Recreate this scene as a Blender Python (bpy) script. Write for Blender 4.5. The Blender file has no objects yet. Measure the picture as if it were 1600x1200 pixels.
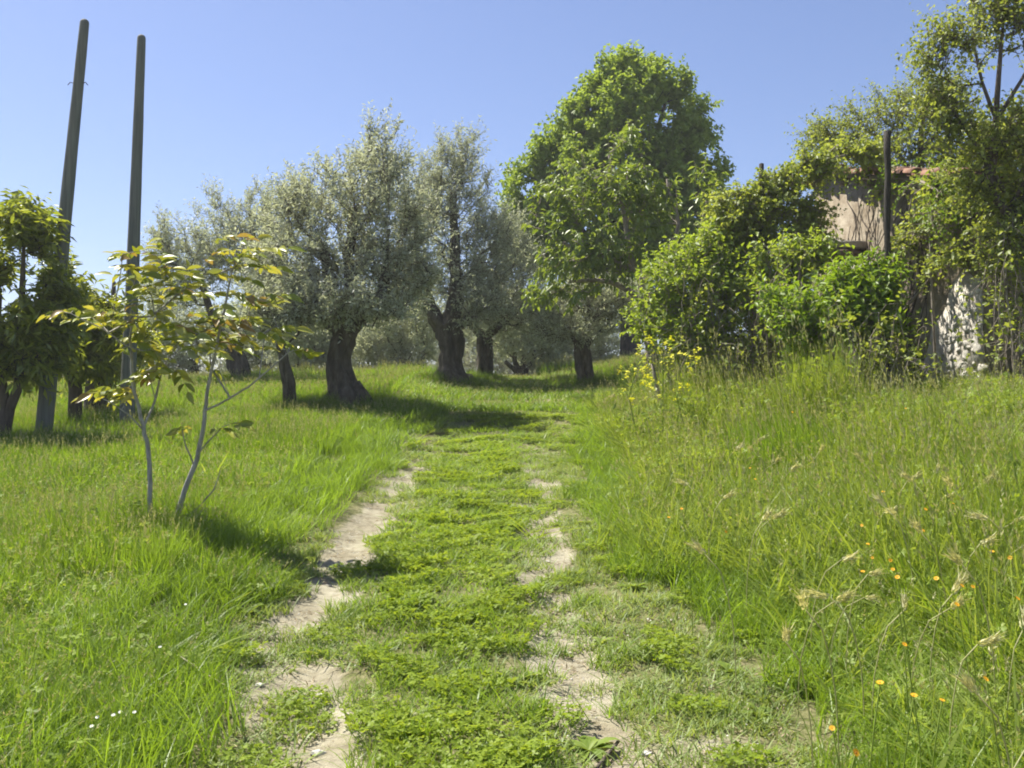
import bpy, math, random
import numpy as np
from mathutils import Vector, Matrix

random.seed(7)
RNG = np.random.default_rng(11)
S = bpy.context.scene
COL = S.collection

# ------------------------------------------------------------------ camera, sky, sun, exposure
EYE = 1.55
PITCH = math.radians(1.5)
cam_d = bpy.data.cameras.new('camera')
cam_d.lens = 35.0; cam_d.sensor_width = 36.0
cam_d.clip_start = 0.05; cam_d.clip_end = 6000
cam = bpy.data.objects.new('camera', cam_d); COL.objects.link(cam)
cam.location = (0, 0, EYE); cam.rotation_euler = (math.pi/2 + PITCH, 0, 0)
S.camera = cam

SUN_AZ = math.radians(-54)     # measured from +Y (straight ahead) towards +X
SUN_EL = math.radians(60)
TO_SUN = Vector((math.sin(SUN_AZ)*math.cos(SUN_EL), math.cos(SUN_AZ)*math.cos(SUN_EL), math.sin(SUN_EL)))
W = bpy.data.worlds.new('World'); S.world = W; W.use_nodes = True
wn = W.node_tree; bg = wn.nodes['Background']
sky = wn.nodes.new('ShaderNodeTexSky'); sky.sky_type = 'NISHITA'; sky.sun_disc = False
sky.sun_elevation = SUN_EL; sky.sun_rotation = SUN_AZ
sky.altitude = 200; sky.air_density = 1.0; sky.dust_density = 0.9; sky.ozone_density = 3.0
tint = wn.nodes.new('ShaderNodeMixRGB'); tint.blend_type = 'MULTIPLY'; tint.inputs[0].default_value = 1
tint.inputs[2].default_value = (.94, .875, .965, 1)          # camera white balance: slightly violet blue
wn.links.new(sky.outputs[0], tint.inputs[1]); wn.links.new(tint.outputs[0], bg.inputs[0]); bg.inputs[1].default_value = 0.074
sun_d = bpy.data.lights.new('sun', 'SUN'); sun_d.energy = 4.8; sun_d.angle = math.radians(0.55)
sun_d.color = (1.0, 0.955, 0.86)
sun = bpy.data.objects.new('sun', sun_d); COL.objects.link(sun)
sun.rotation_euler = TO_SUN.to_track_quat('Z', 'Y').to_euler(); sun.location = (-20, 20, 30)

S.view_settings.view_transform = 'Standard'; S.view_settings.look = 'None'
S.view_settings.gamma = 1.0; S.view_settings.exposure = 1.16
S.render.engine = 'CYCLES'
S.cycles.max_bounces = 7; S.cycles.diffuse_bounces = 5; S.cycles.volume_bounces = 0; S.cycles.glossy_bounces = 2
S.cycles.transmission_bounces = 4; S.cycles.transparent_max_bounces = 4
S.cycles.use_denoising = True; S.cycles.denoiser = 'OPENIMAGEDENOISE'; S.cycles.denoising_input_passes = 'RGB_ALBEDO_NORMAL'; S.cycles.denoising_prefilter = 'ACCURATE'
S.cycles.use_adaptive_sampling = True; S.cycles.adaptive_threshold = 0.025
S.cycles.sample_clamp_indirect = 6.0
S.cycles.pixel_filter_type = 'BLACKMAN_HARRIS'; S.cycles.filter_width = 1.9

FPX = 1600*35.0/36.0
def P(px, py, d):
    """World point at forward distance d for a point measured in the 1600x1200 photograph."""
    u = (px-800)/FPX; v = -(py-600)/FPX
    c, s = math.cos(PITCH), math.sin(PITCH)
    k = d/(c - v*s)
    return np.array((u*k, d, EYE + (s + v*c)*k))
def PX(d): return d/FPX

# ------------------------------------------------------------------ noise and terrain
def _hash(i, j, seed):
    n = (i*374761393 + j*668265263 + seed*974711) & 0x7fffffff
    n = ((n ^ (n >> 13))*1274126177) & 0x7fffffff
    return ((n ^ (n >> 16)) & 0xffff)/65535.0
def noise2(x, y, f=1.0, seed=0):
    x = np.asarray(x, float)*f + 1000; y = np.asarray(y, float)*f + 1000
    i = np.floor(x).astype(np.int64); j = np.floor(y).astype(np.int64)
    a = x-i; b = y-j; a = a*a*(3-2*a); b = b*b*(3-2*b)
    return (_hash(i, j, seed)*(1-a)*(1-b) + _hash(i+1, j, seed)*a*(1-b) + _hash(i, j+1, seed)*(1-a)*b + _hash(i+1, j+1, seed)*a*b)
def fbm(x, y, f=1.0, seed=0):
    return (noise2(x, y, f, seed)*4 + noise2(x, y, f*2.1, seed+1)*2 + noise2(x, y, f*4.3, seed+2))/7
def sstep(a, b, x):
    t = np.clip((np.asarray(x, float)-a)/(b-a), 0, 1); return t*t*(3-2*t)

YS = [-3000, -60, -20, 0, 3, 5.4, 9, 12.3, 15, 17, 20, 24, 28, 33, 45, 70, 140, 300, 4000]
ZS = [-25, -3.5, -1.2, 0, .15, .30, .60, .86, 1.12, 1.38, 1.78, 2.20, 2.38, 2.30, 1.3, -1.5, -9, -16, -22]
def track_x(y):
    return -0.42 + 0.05*np.sin(np.asarray(y)*0.55) + 0.5*sstep(13, 21, y) - 1.5*sstep(20, 34, y)
def left_shift(y):
    return 0.34*sstep(5.6, 3.7, y)
def height(x, y):
    x = np.asarray(x, float); y = np.asarray(y, float)
    z = np.interp(y, YS, ZS)
    near = 1-sstep(28, 60, y)
    z = z - 0.035*np.clip(-x-3, 0, 30)*sstep(10, 24, y)*near
    u = x - track_x(y)
    z = z + near*(0.85*sstep(1.2, 6.8, u)*sstep(-1, 6, y) - 0.0*u)
    z = z + near*0.10*sstep(-0.9, -1.8, u)*sstep(0.5, 0.0, u*0)
    rut = np.exp(-((np.where(u < 0, -u+left_shift(y), u)-0.74)/0.24)**2)
    z = z - 0.055*rut*(1-sstep(13, 20, y))*near
    z = z + near*(0.06*(fbm(x, y, 0.7, 3)-0.5) + 0.02*(noise2(x, y, 4.0, 9)-0.5))
    return z
def hz(x, y): return float(height(np.array([x]), np.array([y]))[0])
def ground_pt(px, d):
    """Ground point at forward distance d under photo column px."""
    x = (px-800)/FPX*d
    return np.array((x, d, hz(x, d)))
def dirt(x, y):
    """How bare the ground is (1 = bare earth in the wheel ruts)."""
    x = np.asarray(x, float); y = np.asarray(y, float)
    u = x - track_x(y)
    wob = 0.22*(fbm(x, y, 1.3, 21)-0.5)
    sh = left_shift(y)
    l = np.exp(-((u+0.79-sh+wob)/0.24)**4); r = np.exp(-((u-0.71+wob)/0.195)**4)
    near = sstep(4.6, 3.4, y)
    r = np.maximum(r, near*np.exp(-((u-0.90)/0.50)**4))
    base = np.maximum(l, r)
    patch = sstep(0.45, 0.64, fbm(x, y, 1.9, 5)*0.75 + 0.25*noise2(x, y, 0.6, 31))
    fade = 1 - 0.8*sstep(9.5, 15, y)
    return np.clip(base*(0.62+0.38*patch)*fade*(.75+.5*noise2(x, y, 9.0, 61)), 0, 1)

# ------------------------------------------------------------------ helpers: objects
def tag(o, label=None, cat=None, group=None, kind=None):
    if label: o['label'] = label
    if cat: o['category'] = cat
    if group: o['group'] = group
    if kind: o['kind'] = kind
    return o
def thing(name, label, cat, loc, group=None):
    o = bpy.data.objects.new(name, None); COL.objects.link(o)
    o.location = tuple(loc); o.empty_display_size = 0.2
    return tag(o, label, cat, group)
def mesh_np(name, V, F, mats, midx=None, smooth=False):
    V = np.ascontiguousarray(V, np.float32); F = np.ascontiguousarray(F, np.int32)
    n = F.shape[1]
    me = bpy.data.meshes.new(name)
    me.vertices.add(len(V)); me.vertices.foreach_set('co', V.ravel())
    me.loops.add(F.size); me.loops.foreach_set('vertex_index', F.ravel())
    me.polygons.add(len(F)); me.polygons.foreach_set('loop_start', np.arange(0, F.size, n, dtype=np.int32))
    for m in (mats if isinstance(mats, (list, tuple)) else [mats]): me.materials.append(m)
    if midx is not None: me.polygons.foreach_set('material_index', np.asarray(midx, np.int32))
    if smooth: me.polygons.foreach_set('use_smooth', np.ones(len(F), bool))
    me.update(calc_edges=True)
    return me
def obj(name, me, parent=None, loc=None):
    o = bpy.data.objects.new(name, me); COL.objects.link(o)
    if parent is not None: o.parent = parent
    if loc is not None: o.location = tuple(loc)
    return o
def part(name, V, F, mat, parent, smooth=False, midx=None):
    """World-space vertices -> child mesh of an Empty (which has no rotation)."""
    return obj(name, mesh_np(name, np.asarray(V) - np.array(parent.location), F, mat, midx, smooth), parent)
class Acc:
    def __init__(s): s.V = []; s.F = []; s.M = []; s.n = 0
    def add(s, V, F, m=0):
        V = np.asarray(V, float); F = np.asarray(F, int)
        if len(F) == 0: return
        s.V.append(V); s.F.append(F + s.n); s.M.append(np.full(len(F), m)); s.n += len(V)
    def get(s): return np.concatenate(s.V), np.concatenate(s.F), np.concatenate(s.M)
def norm(a): return a/np.maximum(np.linalg.norm(a, axis=-1, keepdims=True), 1e-9)

def catmull(pts, step):
    pts = np.asarray(pts, float)
    if len(pts) < 3:
        n = max(1, int(np.linalg.norm(pts[-1][:3]-pts[0][:3])/step))
        t = np.linspace(0, 1, n+1)[:, None]; return pts[0]*(1-t) + pts[-1]*t
    q = np.vstack([2*pts[0]-pts[1], pts, 2*pts[-1]-pts[-2]]); out = []
    for i in range(1, len(q)-2):
        a, b, c, d = q[i-1:i+3]; n = max(1, int(np.linalg.norm(c[:3]-b[:3])/step))
        t = np.linspace(0, 1, n, endpoint=False)[:, None]
        out.append(0.5*(2*b + (c-a)*t + (2*a-5*b+4*c-d)*t**2 + (3*b-a-3*c+d)*t**3))
    out.append(pts[-1][None]); return np.vstack(out)
def tube(path, radii, sides=6, flute=0.0, seed=0, cap=True):
    """Quads as two triangles each; path (n,3), radii (n,)."""
    path = np.asarray(path, float); n = len(path); radii = np.broadcast_to(radii, (n,))
    T = norm(np.gradient(path, axis=0))
    ref = np.array((0.31, 0.95, 0.05)) if abs(T[0][2]) > 0.6 else np.array((0, 0, 1.0))
    U = norm(np.cross(T, ref)); Vv = norm(np.cross(T, U))
    a = np.linspace(0, 2*math.pi, sides, endpoint=False)
    ca, sa = np.cos(a), np.sin(a)
    r = radii[:, None]*np.ones((1, sides))
    if flute:
        s_len = np.concatenate([[0], np.cumsum(np.linalg.norm(np.diff(path, axis=0), axis=1))])
        aa = a[None, :]; ss = s_len[:, None]
        r = r*(1 + flute*(0.7*np.sin(3*aa+ss*1.9+seed) + 0.5*np.sin(5*aa-ss*2.7+seed*2.1) + 0.5*np.sin(2*aa+ss*4.0+seed*.7) + 1.6*(noise2(aa*2.4+0*ss, ss*2.2+0*aa, 2.0, seed)-0.5)))
    V = path[:, None, :] + U[:, None, :]*(r*ca)[..., None] + Vv[:, None, :]*(r*sa)[..., None]
    V = V.reshape(-1, 3)
    i = np.arange(n-1)[:, None]*sides; j = np.arange(sides)[None, :]; k = (j+1) % sides
    A, B, C, D = i+j, i+k, i+sides+k, i+sides+j
    F = np.concatenate([np.stack([A, B, C], -1).reshape(-1, 3), np.stack([A, C, D], -1).reshape(-1, 3)])
    if cap:
        V = np.vstack([V, path[-1] + T[-1]*radii[-1]*0.4]); m = len(V)-1; b = (n-1)*sides
        F = np.vstack([F, [[b+x, b+(x+1) % sides, m] for x in range(sides)]])
    return V, F
def box(c, h, R=None):
    """Box as 12 triangles: centre c, half sizes h, rotation 3x3."""
    v = np.array([(x, y, z) for x in (-1, 1) for y in (-1, 1) for z in (-1, 1)], float)*np.array(h)
    if R is not None: v = v @ np.array(R).T
    f = np.array([(0,1,3),(0,3,2),(4,6,7),(4,7,5),(0,4,5),(0,5,1),(2,3,7),(2,7,6),(0,2,6),(0,6,4),(1,5,7),(1,7,3)])
    return v + np.array(c), f
def leaves_geo(p, d, n, L, Wd, fold=0.12, curl=-0.1):
    """Folded four-point leaves. p,d,n (N,3); L,Wd (N,)."""
    s = norm(np.cross(d, n)); m = np.cross(s, d); L = L[:, None]; Wd = Wd[:, None]
    mid = p + d*L*0.45
    V = np.stack([p, mid + s*Wd*0.5 + m*Wd*fold*2, p + d*L + m*L*curl, mid - s*Wd*0.5 + m*Wd*fold*2], 1).reshape(-1, 3)
    b = np.arange(len(p))[:, None]*4
    F = np.concatenate([b + np.array([[0, 1, 2]]), b + np.array([[0, 2, 3]])], 1).reshape(-1, 3)
    return V, F
def rand_dirs(n, rng=None):
    return norm((rng or RNG).normal(size=(n, 3)))

# ------------------------------------------------------------------ materials
def new_mat(name):
    m = bpy.data.materials.new(name); m.use_nodes = True
    nt = m.node_tree; nt.nodes.clear()
    out = nt.nodes.new('ShaderNodeOutputMaterial')
    return m, nt, out
def ramp(nt, stops):
    r = nt.nodes.new('ShaderNodeValToRGB'); e = r.color_ramp.elements
    e[0].position, e[0].color = stops[0][0], (*stops[0][1], 1)
    e[1].position, e[1].color = stops[-1][0], (*stops[-1][1], 1)
    for p_, c in stops[1:-1]:
        q = e.new(p_); q.color = (*c, 1)
    return r
def leaf_mat(name, cols, back=None, trans=0.42, rough=0.45, spec=0.35, tint=(1.25, 1.15, 0.55), patch=0.35, pscale=0.6):
    """Two-sided leaf: colour varies by leaf and, slowly, by place; light passes through."""
    m, nt, out = new_mat(name); N = nt.nodes; Lk = nt.links.new
    geo = N.new('ShaderNodeNewGeometry'); tc = N.new('ShaderNodeNewGeometry')
    noi = N.new('ShaderNodeTexNoise'); noi.inputs['Scale'].default_value = pscale; noi.inputs['Detail'].default_value = 2
    Lk(tc.outputs['Position'], noi.inputs['Vector'])
    oi = N.new('ShaderNodeObjectInfo')
    mx = N.new('ShaderNodeMath'); mx.operation = 'MULTIPLY_ADD'; mx.inputs[1].default_value = patch*1.6; mx.inputs[2].default_value = -0.3*patch*1.6*1.6
    Lk(noi.outputs['Fac'], mx.inputs[0])
    ad = N.new('ShaderNodeMath'); ad.operation = 'MULTIPLY_ADD'; ad.inputs[1].default_value = 1-patch*0.8
    Lk(geo.outputs['Random Per Island'], ad.inputs[0]); Lk(mx.outputs[0], ad.inputs[2])
    ad2 = N.new('ShaderNodeMath'); ad2.operation = 'MULTIPLY_ADD'; ad2.inputs[1].default_value = 0.24
    Lk(oi.outputs['Random'], ad2.inputs[0]); 
    sb = N.new('ShaderNodeMath'); sb.operation = 'SUBTRACT'; sb.inputs[1].default_value = 0.12
    Lk(ad.outputs[0], sb.inputs[0]); Lk(sb.outputs[0], ad2.inputs[2])
    k = len(cols); r = ramp(nt, [(i/(k-1), c) for i, c in enumerate(cols)])
    Lk(ad2.outputs[0], r.inputs[0]); col = r.outputs[0]
    if back:
        mb = N.new('ShaderNodeMixRGB'); mb.inputs[2].default_value = (*back, 1)
        fb = N.new('ShaderNodeMath'); fb.operation = 'MULTIPLY'; fb.inputs[1].default_value = 0.8
        Lk(geo.outputs['Backfacing'], fb.inputs[0]); Lk(fb.outputs[0], mb.inputs[0]); Lk(col, mb.inputs[1]); col = mb.outputs[0]
    pb = N.new('ShaderNodeBsdfDiffuse'); Lk(col, pb.inputs['Color'])
    tr = N.new('ShaderNodeBsdfTranslucent')
    tm = N.new('ShaderNodeMixRGB'); tm.blend_type = 'MULTIPLY'; tm.inputs[0].default_value = 1; tm.inputs[2].default_value = (*tint, 1)
    Lk(r.outputs[0], tm.inputs[1])
    Lk(tm.outputs[0], tr.inputs[0])
    mix = N.new('ShaderNodeMixShader'); mix.inputs[0].default_value = trans
    Lk(pb.outputs[0], mix.inputs[1]); Lk(tr.outputs[0], mix.inputs[2])
    gl = N.new('ShaderNodeBsdfGlossy'); gl.inputs['Roughness'].default_value = rough
    mg = N.new('ShaderNodeMixShader'); mg.inputs[0].default_value = spec*.09
    Lk(mix.outputs[0], mg.inputs[1]); Lk(gl.outputs[0], mg.inputs[2]); Lk(mg.outputs[0], out.inputs[0])
    return m
def solid_mat(name, c1, c2, scale=6.0, rough=0.85, bump=0.3, stretch=(1, 1, 1), c3=None, bscale=None, detail=6):
    m, nt, out = new_mat(name); N = nt.nodes; Lk = nt.links.new
    tc = N.new('ShaderNodeTexCoord'); mp = N.new('ShaderNodeMapping'); mp.inputs['Scale'].default_value = stretch
    Lk(tc.outputs['Object'], mp.inputs[0])
    n1 = N.new('ShaderNodeTexNoise'); n1.inputs['Scale'].default_value = scale; n1.inputs['Detail'].default_value = detail; n1.inputs['Roughness'].default_value = 0.65
    Lk(mp.outputs[0], n1.inputs['Vector'])
    st = [(0.3, c1), (0.7, c2)] if c3 is None else [(0.28, c1), (0.5, c2), (0.72, c3)]
    r = ramp(nt, st); Lk(n1.outputs['Fac'], r.inputs[0])
    pb = N.new('ShaderNodeBsdfPrincipled'); pb.inputs['Roughness'].default_value = rough; pb.inputs['Specular IOR Level'].default_value = 0.25
    Lk(r.outputs[0], pb.inputs['Base Color'])
    n2 = N.new('ShaderNodeTexNoise'); n2.inputs['Scale'].default_value = bscale or scale*3; n2.inputs['Detail'].default_value = 4
    Lk(mp.outputs[0], n2.inputs['Vector'])
    b = N.new('ShaderNodeBump'); b.inputs['Strength'].default_value = bump; b.inputs['Distance'].default_value = 0.03
    Lk(n2.outputs['Fac'], b.inputs['Height']); Lk(b.outputs[0], pb.inputs['Normal']); Lk(pb.outputs[0], out.inputs[0])
    return m
M = {}
M['olive_leaf'] = leaf_mat('olive_leaf', [(.27, .29, .19), (.38, .40, .275), (.49, .50, .37)], back=(.64, .66, .55), trans=.48, rough=.42, spec=.5, tint=(1.25, 1.25, .95))
M['olive_far'] = leaf_mat('olive_far', [(.32, .34, .22), (.41, .43, .29), (.50, .51, .37)], back=(.58, .60, .48), trans=.48, rough=.5, spec=.4, tint=(1.2, 1.2, .95))
M['oak_leaf'] = leaf_mat('oak_leaf', [(.18, .265, .042), (.26, .36, .065), (.33, .42, .10)], trans=.5, rough=.45, spec=.35)
M['cherry_leaf'] = leaf_mat('cherry_leaf', [(.14, .205, .032), (.22, .30, .05), (.30, .37, .08)], trans=.48, rough=.38, spec=.5)
M['glossy_leaf'] = leaf_mat('glossy_leaf', [(.16, .205, .035), (.28, .33, .05), (.42, .45, .08)], trans=.54, rough=.3, spec=.5)
M['shrub_leaf'] = leaf_mat('shrub_leaf', [(.19, .275, .034), (.28, .375, .055), (.36, .44, .09)], trans=.54)
M['bright_leaf'] = leaf_mat('bright_leaf', [(.14, .235, .02), (.21, .32, .03), (.28, .38, .055)], trans=.5)
M['vine_leaf'] = leaf_mat('vine_leaf', [(.20, .26, .045), (.295, .355, .075), (.38, .43, .12)], trans=.54)
M['robinia_leaf'] = leaf_mat('robinia_leaf', [(.19, .245, .05), (.275, .33, .08), (.36, .40, .125)], trans=.54)
M['field_grass'] = leaf_mat('field_grass', [(.165, .25, .034), (.24, .345, .052), (.34, .42, .10)], trans=.5, rough=.4, spec=.2, patch=.75, pscale=.8, tint=(1.2, 1.2, .4))
M['tall_grass'] = leaf_mat('tall_grass', [(.19, .255, .045), (.275, .345, .075), (.40, .43, .16)], trans=.5, rough=.38, spec=.12, patch=.5, pscale=1.1, tint=(1.2, 1.15, .45))
M['short_grass'] = leaf_mat('short_grass', [(.20, .275, .07), (.28, .36, .11), (.38, .43, .19)], trans=.44, rough=.5, spec=.3, patch=.5, pscale=1.7)
M['clover'] = leaf_mat('clover', [(.19, .265, .03), (.27, .36, .046), (.36, .43, .08)], trans=.48, rough=.42, spec=.1, patch=.5, pscale=1.5)
M['weed'] = leaf_mat('weed', spec=.1, cols=[(.15, .22, .04), (.24, .32, .065), (.31, .37, .10)], trans=.42)
M['straw'] = leaf_mat('straw', [(.33, .34, .13), (.44, .44, .20), (.56, .54, .30)], trans=.35, rough=.6, tint=(1.1, 1.0, .6))
M['barley'] = leaf_mat('barley', [(.46, .47, .22), (.58, .57, .30), (.70, .66, .40)], trans=.4, rough=.6, tint=(1.1, 1.0, .6))
M['dead_leaf'] = solid_mat('dead_leaf', (.22, .16, .09), (.50, .42, .27), 30, .9, .1)
M['dry_stalk'] = solid_mat('dry_stalk', (.42, .36, .22), (.58, .52, .36), 20, .8, .1)
M['olive_bark'] = solid_mat('olive_bark', (.028, .023, .016), (.095, .08, .058), 9, .95, 1.0, (1, 1, .28), c3=(.19, .165, .125), bscale=22)
M['bark'] = solid_mat('bark', (.05, .04, .03), (.15, .12, .095), 9, .95, .6, (1, 1, .3))
M['pale_twig'] = solid_mat('pale_twig', (.16, .13, .10), (.36, .31, .25), 9, .9, .4, (1, 1, .3))
M['sapling_bark'] = solid_mat('sapling_bark', (.20, .18, .15), (.42, .40, .36), 22, .8, .3, (1, 1, .5))
M['pole_wood'] = solid_mat('pole_wood', (.085, .09, .08), (.155, .16, .14), 9, .8, .3, (4, 4, .10), c3=(.21, .215, .19), bscale=36)
M['dark_post'] = solid_mat('dark_post', (.02, .018, .015), (.07, .06, .05), 9, .9, .4, (2, 2, .3))
M['rust'] = solid_mat('rust', (.18, .06, .025), (.34, .13, .05), 14, .9, .3)
M['yellow_petal'] = leaf_mat('yellow_petal', [(.80, .76, .04), (.88, .84, .08)], trans=.35, rough=.6, tint=(1, 1, .6))
M['orange_petal'] = leaf_mat('orange_petal', [(.86, .40, .01), (.90, .56, .02)], trans=.35, rough=.6, tint=(1, .9, .5))
M['white_petal'] = leaf_mat('white_petal', [(.80, .80, .76), (.88, .88, .84)], trans=.3, rough=.6, tint=(1, 1, 1))
M['orange_centre'] = solid_mat('orange_centre', (.30, .10, .01), (.50, .20, .02), 40)
M['tile'] = solid_mat('tile', (.13, .065, .042), (.25, .135, .09), 5, .9, .3, c3=(.21, .185, .14))
M['stone_white'] = solid_mat('stone_white', (.36, .33, .27), (.70, .67, .60), 5, .9, .5)
M['lime'] = solid_mat('lime', (.26, .225, .17), (.46, .42, .35), 6, .95, .9, c3=(.62, .59, .52), bscale=24)
M['stone_slab'] = solid_mat('stone_slab', (.22, .20, .17), (.45, .43, .38), 5, .9, .5)
M['pebble'] = solid_mat('pebble', (.38, .35, .29), (.66, .63, .56), 12, .85, .3)
M['beam'] = solid_mat('beam', (.08, .06, .045), (.20, .16, .12), 8, .9, .4, (.3, 3, 3))
for nm, cs in (('sapling_green', [(.15, .21, .02), (.22, .27, .03), (.30, .33, .05)]), ('sapling_bronze', [(.21, .165, .055), (.28, .20, .065), (.32, .28, .08)]),
               ('sapling_yellow', [(.30, .33, .05), (.38, .39, .07), (.42, .42, .10)])):
    M[nm] = leaf_mat(nm, cs, back=(.40, .43, .30), trans=.42, rough=.33, spec=.5, tint=(1.25, 1.05, .45))

def plaster_mat():
    m, nt, out = new_mat('plaster'); N = nt.nodes; Lk = nt.links.new
    tc = N.new('ShaderNodeTexCoord')
    def noi(s, d=6):
        n = N.new('ShaderNodeTexNoise'); n.inputs['Scale'].default_value = s; n.inputs['Detail'].default_value = d
        n.inputs['Roughness'].default_value = .65; Lk(tc.outputs['Object'], n.inputs['Vector']); return n
    a, b, c = noi(1.1), noi(5), noi(30, 3)
    r1 = ramp(nt, [(.32, (.19, .155, .105)), (.5, (.29, .245, .18)), (.7, (.37, .325, .25))]); Lk(a.outputs['Fac'], r1.inputs[0])
    r2 = ramp(nt, [(.35, (.55, .5, .45)), (.62, (1, 1, 1))]); Lk(b.outputs['Fac'], r2.inputs[0])
    mx = N.new('ShaderNodeMixRGB'); mx.blend_type = 'MULTIPLY'; mx.inputs[0].default_value = .8
    Lk(r1.outputs[0], mx.inputs[1]); Lk(r2.outputs[0], mx.inputs[2])
    pb = N.new('ShaderNodeBsdfPrincipled'); pb.inputs['Roughness'].default_value = .95; pb.inputs['Specular IOR Level'].default_value = .15
    Lk(mx.outputs[0], pb.inputs['Base Color'])
    ad = N.new('ShaderNodeMath'); ad.operation = 'ADD'; Lk(b.outputs['Fac'], ad.inputs[0]); Lk(c.outputs['Fac'], ad.inputs[1])
    bp = N.new('ShaderNodeBump'); bp.inputs['Strength'].default_value = .6; bp.inputs['Distance'].default_value = .03
    Lk(ad.outputs[0], bp.inputs['Height']); Lk(bp.outputs[0], pb.inputs['Normal']); Lk(pb.outputs[0], out.inputs[0])
    return m
M['plaster'] = plaster_mat()
def ground_mat():
    m, nt, out = new_mat('earth'); N = nt.nodes; Lk = nt.links.new
    at = N.new('ShaderNodeAttribute'); at.attribute_name = 'bare'
    geo = N.new('ShaderNodeNewGeometry')
    def noi(s, d=6, r=.65):
        n = N.new('ShaderNodeTexNoise'); n.inputs['Scale'].default_value = s; n.inputs['Detail'].default_value = d
        n.inputs['Roughness'].default_value = r; Lk(geo.outputs['Position'], n.inputs['Vector']); return n
    n1, n2, n3 = noi(2.2), noi(17), noi(90, 3)
    soil = ramp(nt, [(.3, (.26, .225, .15)), (.5, (.365, .33, .235)), (.72, (.46, .425, .32))]); Lk(n1.outputs['Fac'], soil.inputs[0])
    spk = ramp(nt, [(.30, (.62, .58, .52)), (.55, (1, 1, 1)), (.75, (1.15, 1.13, 1.1))]); Lk(n2.outputs['Fac'], spk.inputs[0])
    sm = N.new('ShaderNodeMixRGB'); sm.blend_type = 'MULTIPLY'; sm.inputs[0].default_value = .75
    Lk(soil.outputs[0], sm.inputs[1]); Lk(spk.outputs[0], sm.inputs[2])
    turf = ramp(nt, [(.35, (.10, .115, .035)), (.52, (.19, .185, .08)), (.7, (.30, .26, .15))]); Lk(n2.outputs['Fac'], turf.inputs[0])
    fa = N.new('ShaderNodeMath'); fa.operation = 'MULTIPLY_ADD'; fa.inputs[1].default_value = .5; fa.inputs[2].default_value = -.25
    Lk(n2.outputs['Fac'], fa.inputs[0])
    fb = N.new('ShaderNodeMath'); fb.operation = 'ADD'; Lk(at.outputs['Fac'], fb.inputs[0]); Lk(fa.outputs[0], fb.inputs[1])
    fr = ramp(nt, [(.16, (0, 0, 0)), (.42, (1, 1, 1))]); Lk(fb.outputs[0], fr.inputs[0])
    mx = N.new('ShaderNodeMixRGB'); Lk(fr.outputs[0], mx.inputs[0]); Lk(turf.outputs[0], mx.inputs[1]); Lk(sm.outputs[0], mx.inputs[2])
    pb = N.new('ShaderNodeBsdfPrincipled'); pb.inputs['Roughness'].default_value = .95; pb.inputs['Specular IOR Level'].default_value = .12
    Lk(mx.outputs[0], pb.inputs['Base Color'])
    ad = N.new('ShaderNodeMath'); ad.operation = 'ADD'; Lk(n2.outputs['Fac'], ad.inputs[0]); Lk(n3.outputs['Fac'], ad.inputs[1])
    bp = N.new('ShaderNodeBump'); bp.inputs['Strength'].default_value = .8; bp.inputs['Distance'].default_value = .025
    Lk(ad.outputs[0], bp.inputs['Height']); Lk(bp.outputs[0], pb.inputs['Normal']); Lk(pb.outputs[0], out.inputs[0])
    return m
M['earth'] = ground_mat()

# ------------------------------------------------------------------ ground sheet
def build_ground():
    xs = np.concatenate([-np.geomspace(3500, 14, 16), np.arange(-13, -2.2, .3), np.arange(-2.2, 1.6, .06), np.arange(1.6, 13, .3), np.geomspace(14, 3500, 16)])
    ys = np.concatenate([[-3000, -600, -120, -30, -10, -4, -1, 0.5, 1.5], np.arange(2.2, 12, .08), np.arange(12, 32, .25), np.geomspace(32, 4000, 26)])
    X, Y = np.meshgrid(xs, ys); Z = height(X, Y)
    V = np.stack([X, Y, Z], -1).reshape(-1, 3); nx, ny = len(xs), len(ys)
    i = np.arange(ny-1)[:, None]*nx; j = np.arange(nx-1)[None, :]
    F = np.stack([i+j, i+j+1, i+nx+j+1, i+nx+j], -1).reshape(-1, 4)
    me = mesh_np('ground', V, F, M['earth'], smooth=True)
    a = me.attributes.new('bare', 'FLOAT', 'POINT'); a.data.foreach_set('value', dirt(X, Y).ravel().astype(np.float32))
    o = obj('ground', me); tag(o, 'gently rising earth with two bare wheel ruts of a farm track', None, None, 'structure')
build_ground()

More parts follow.
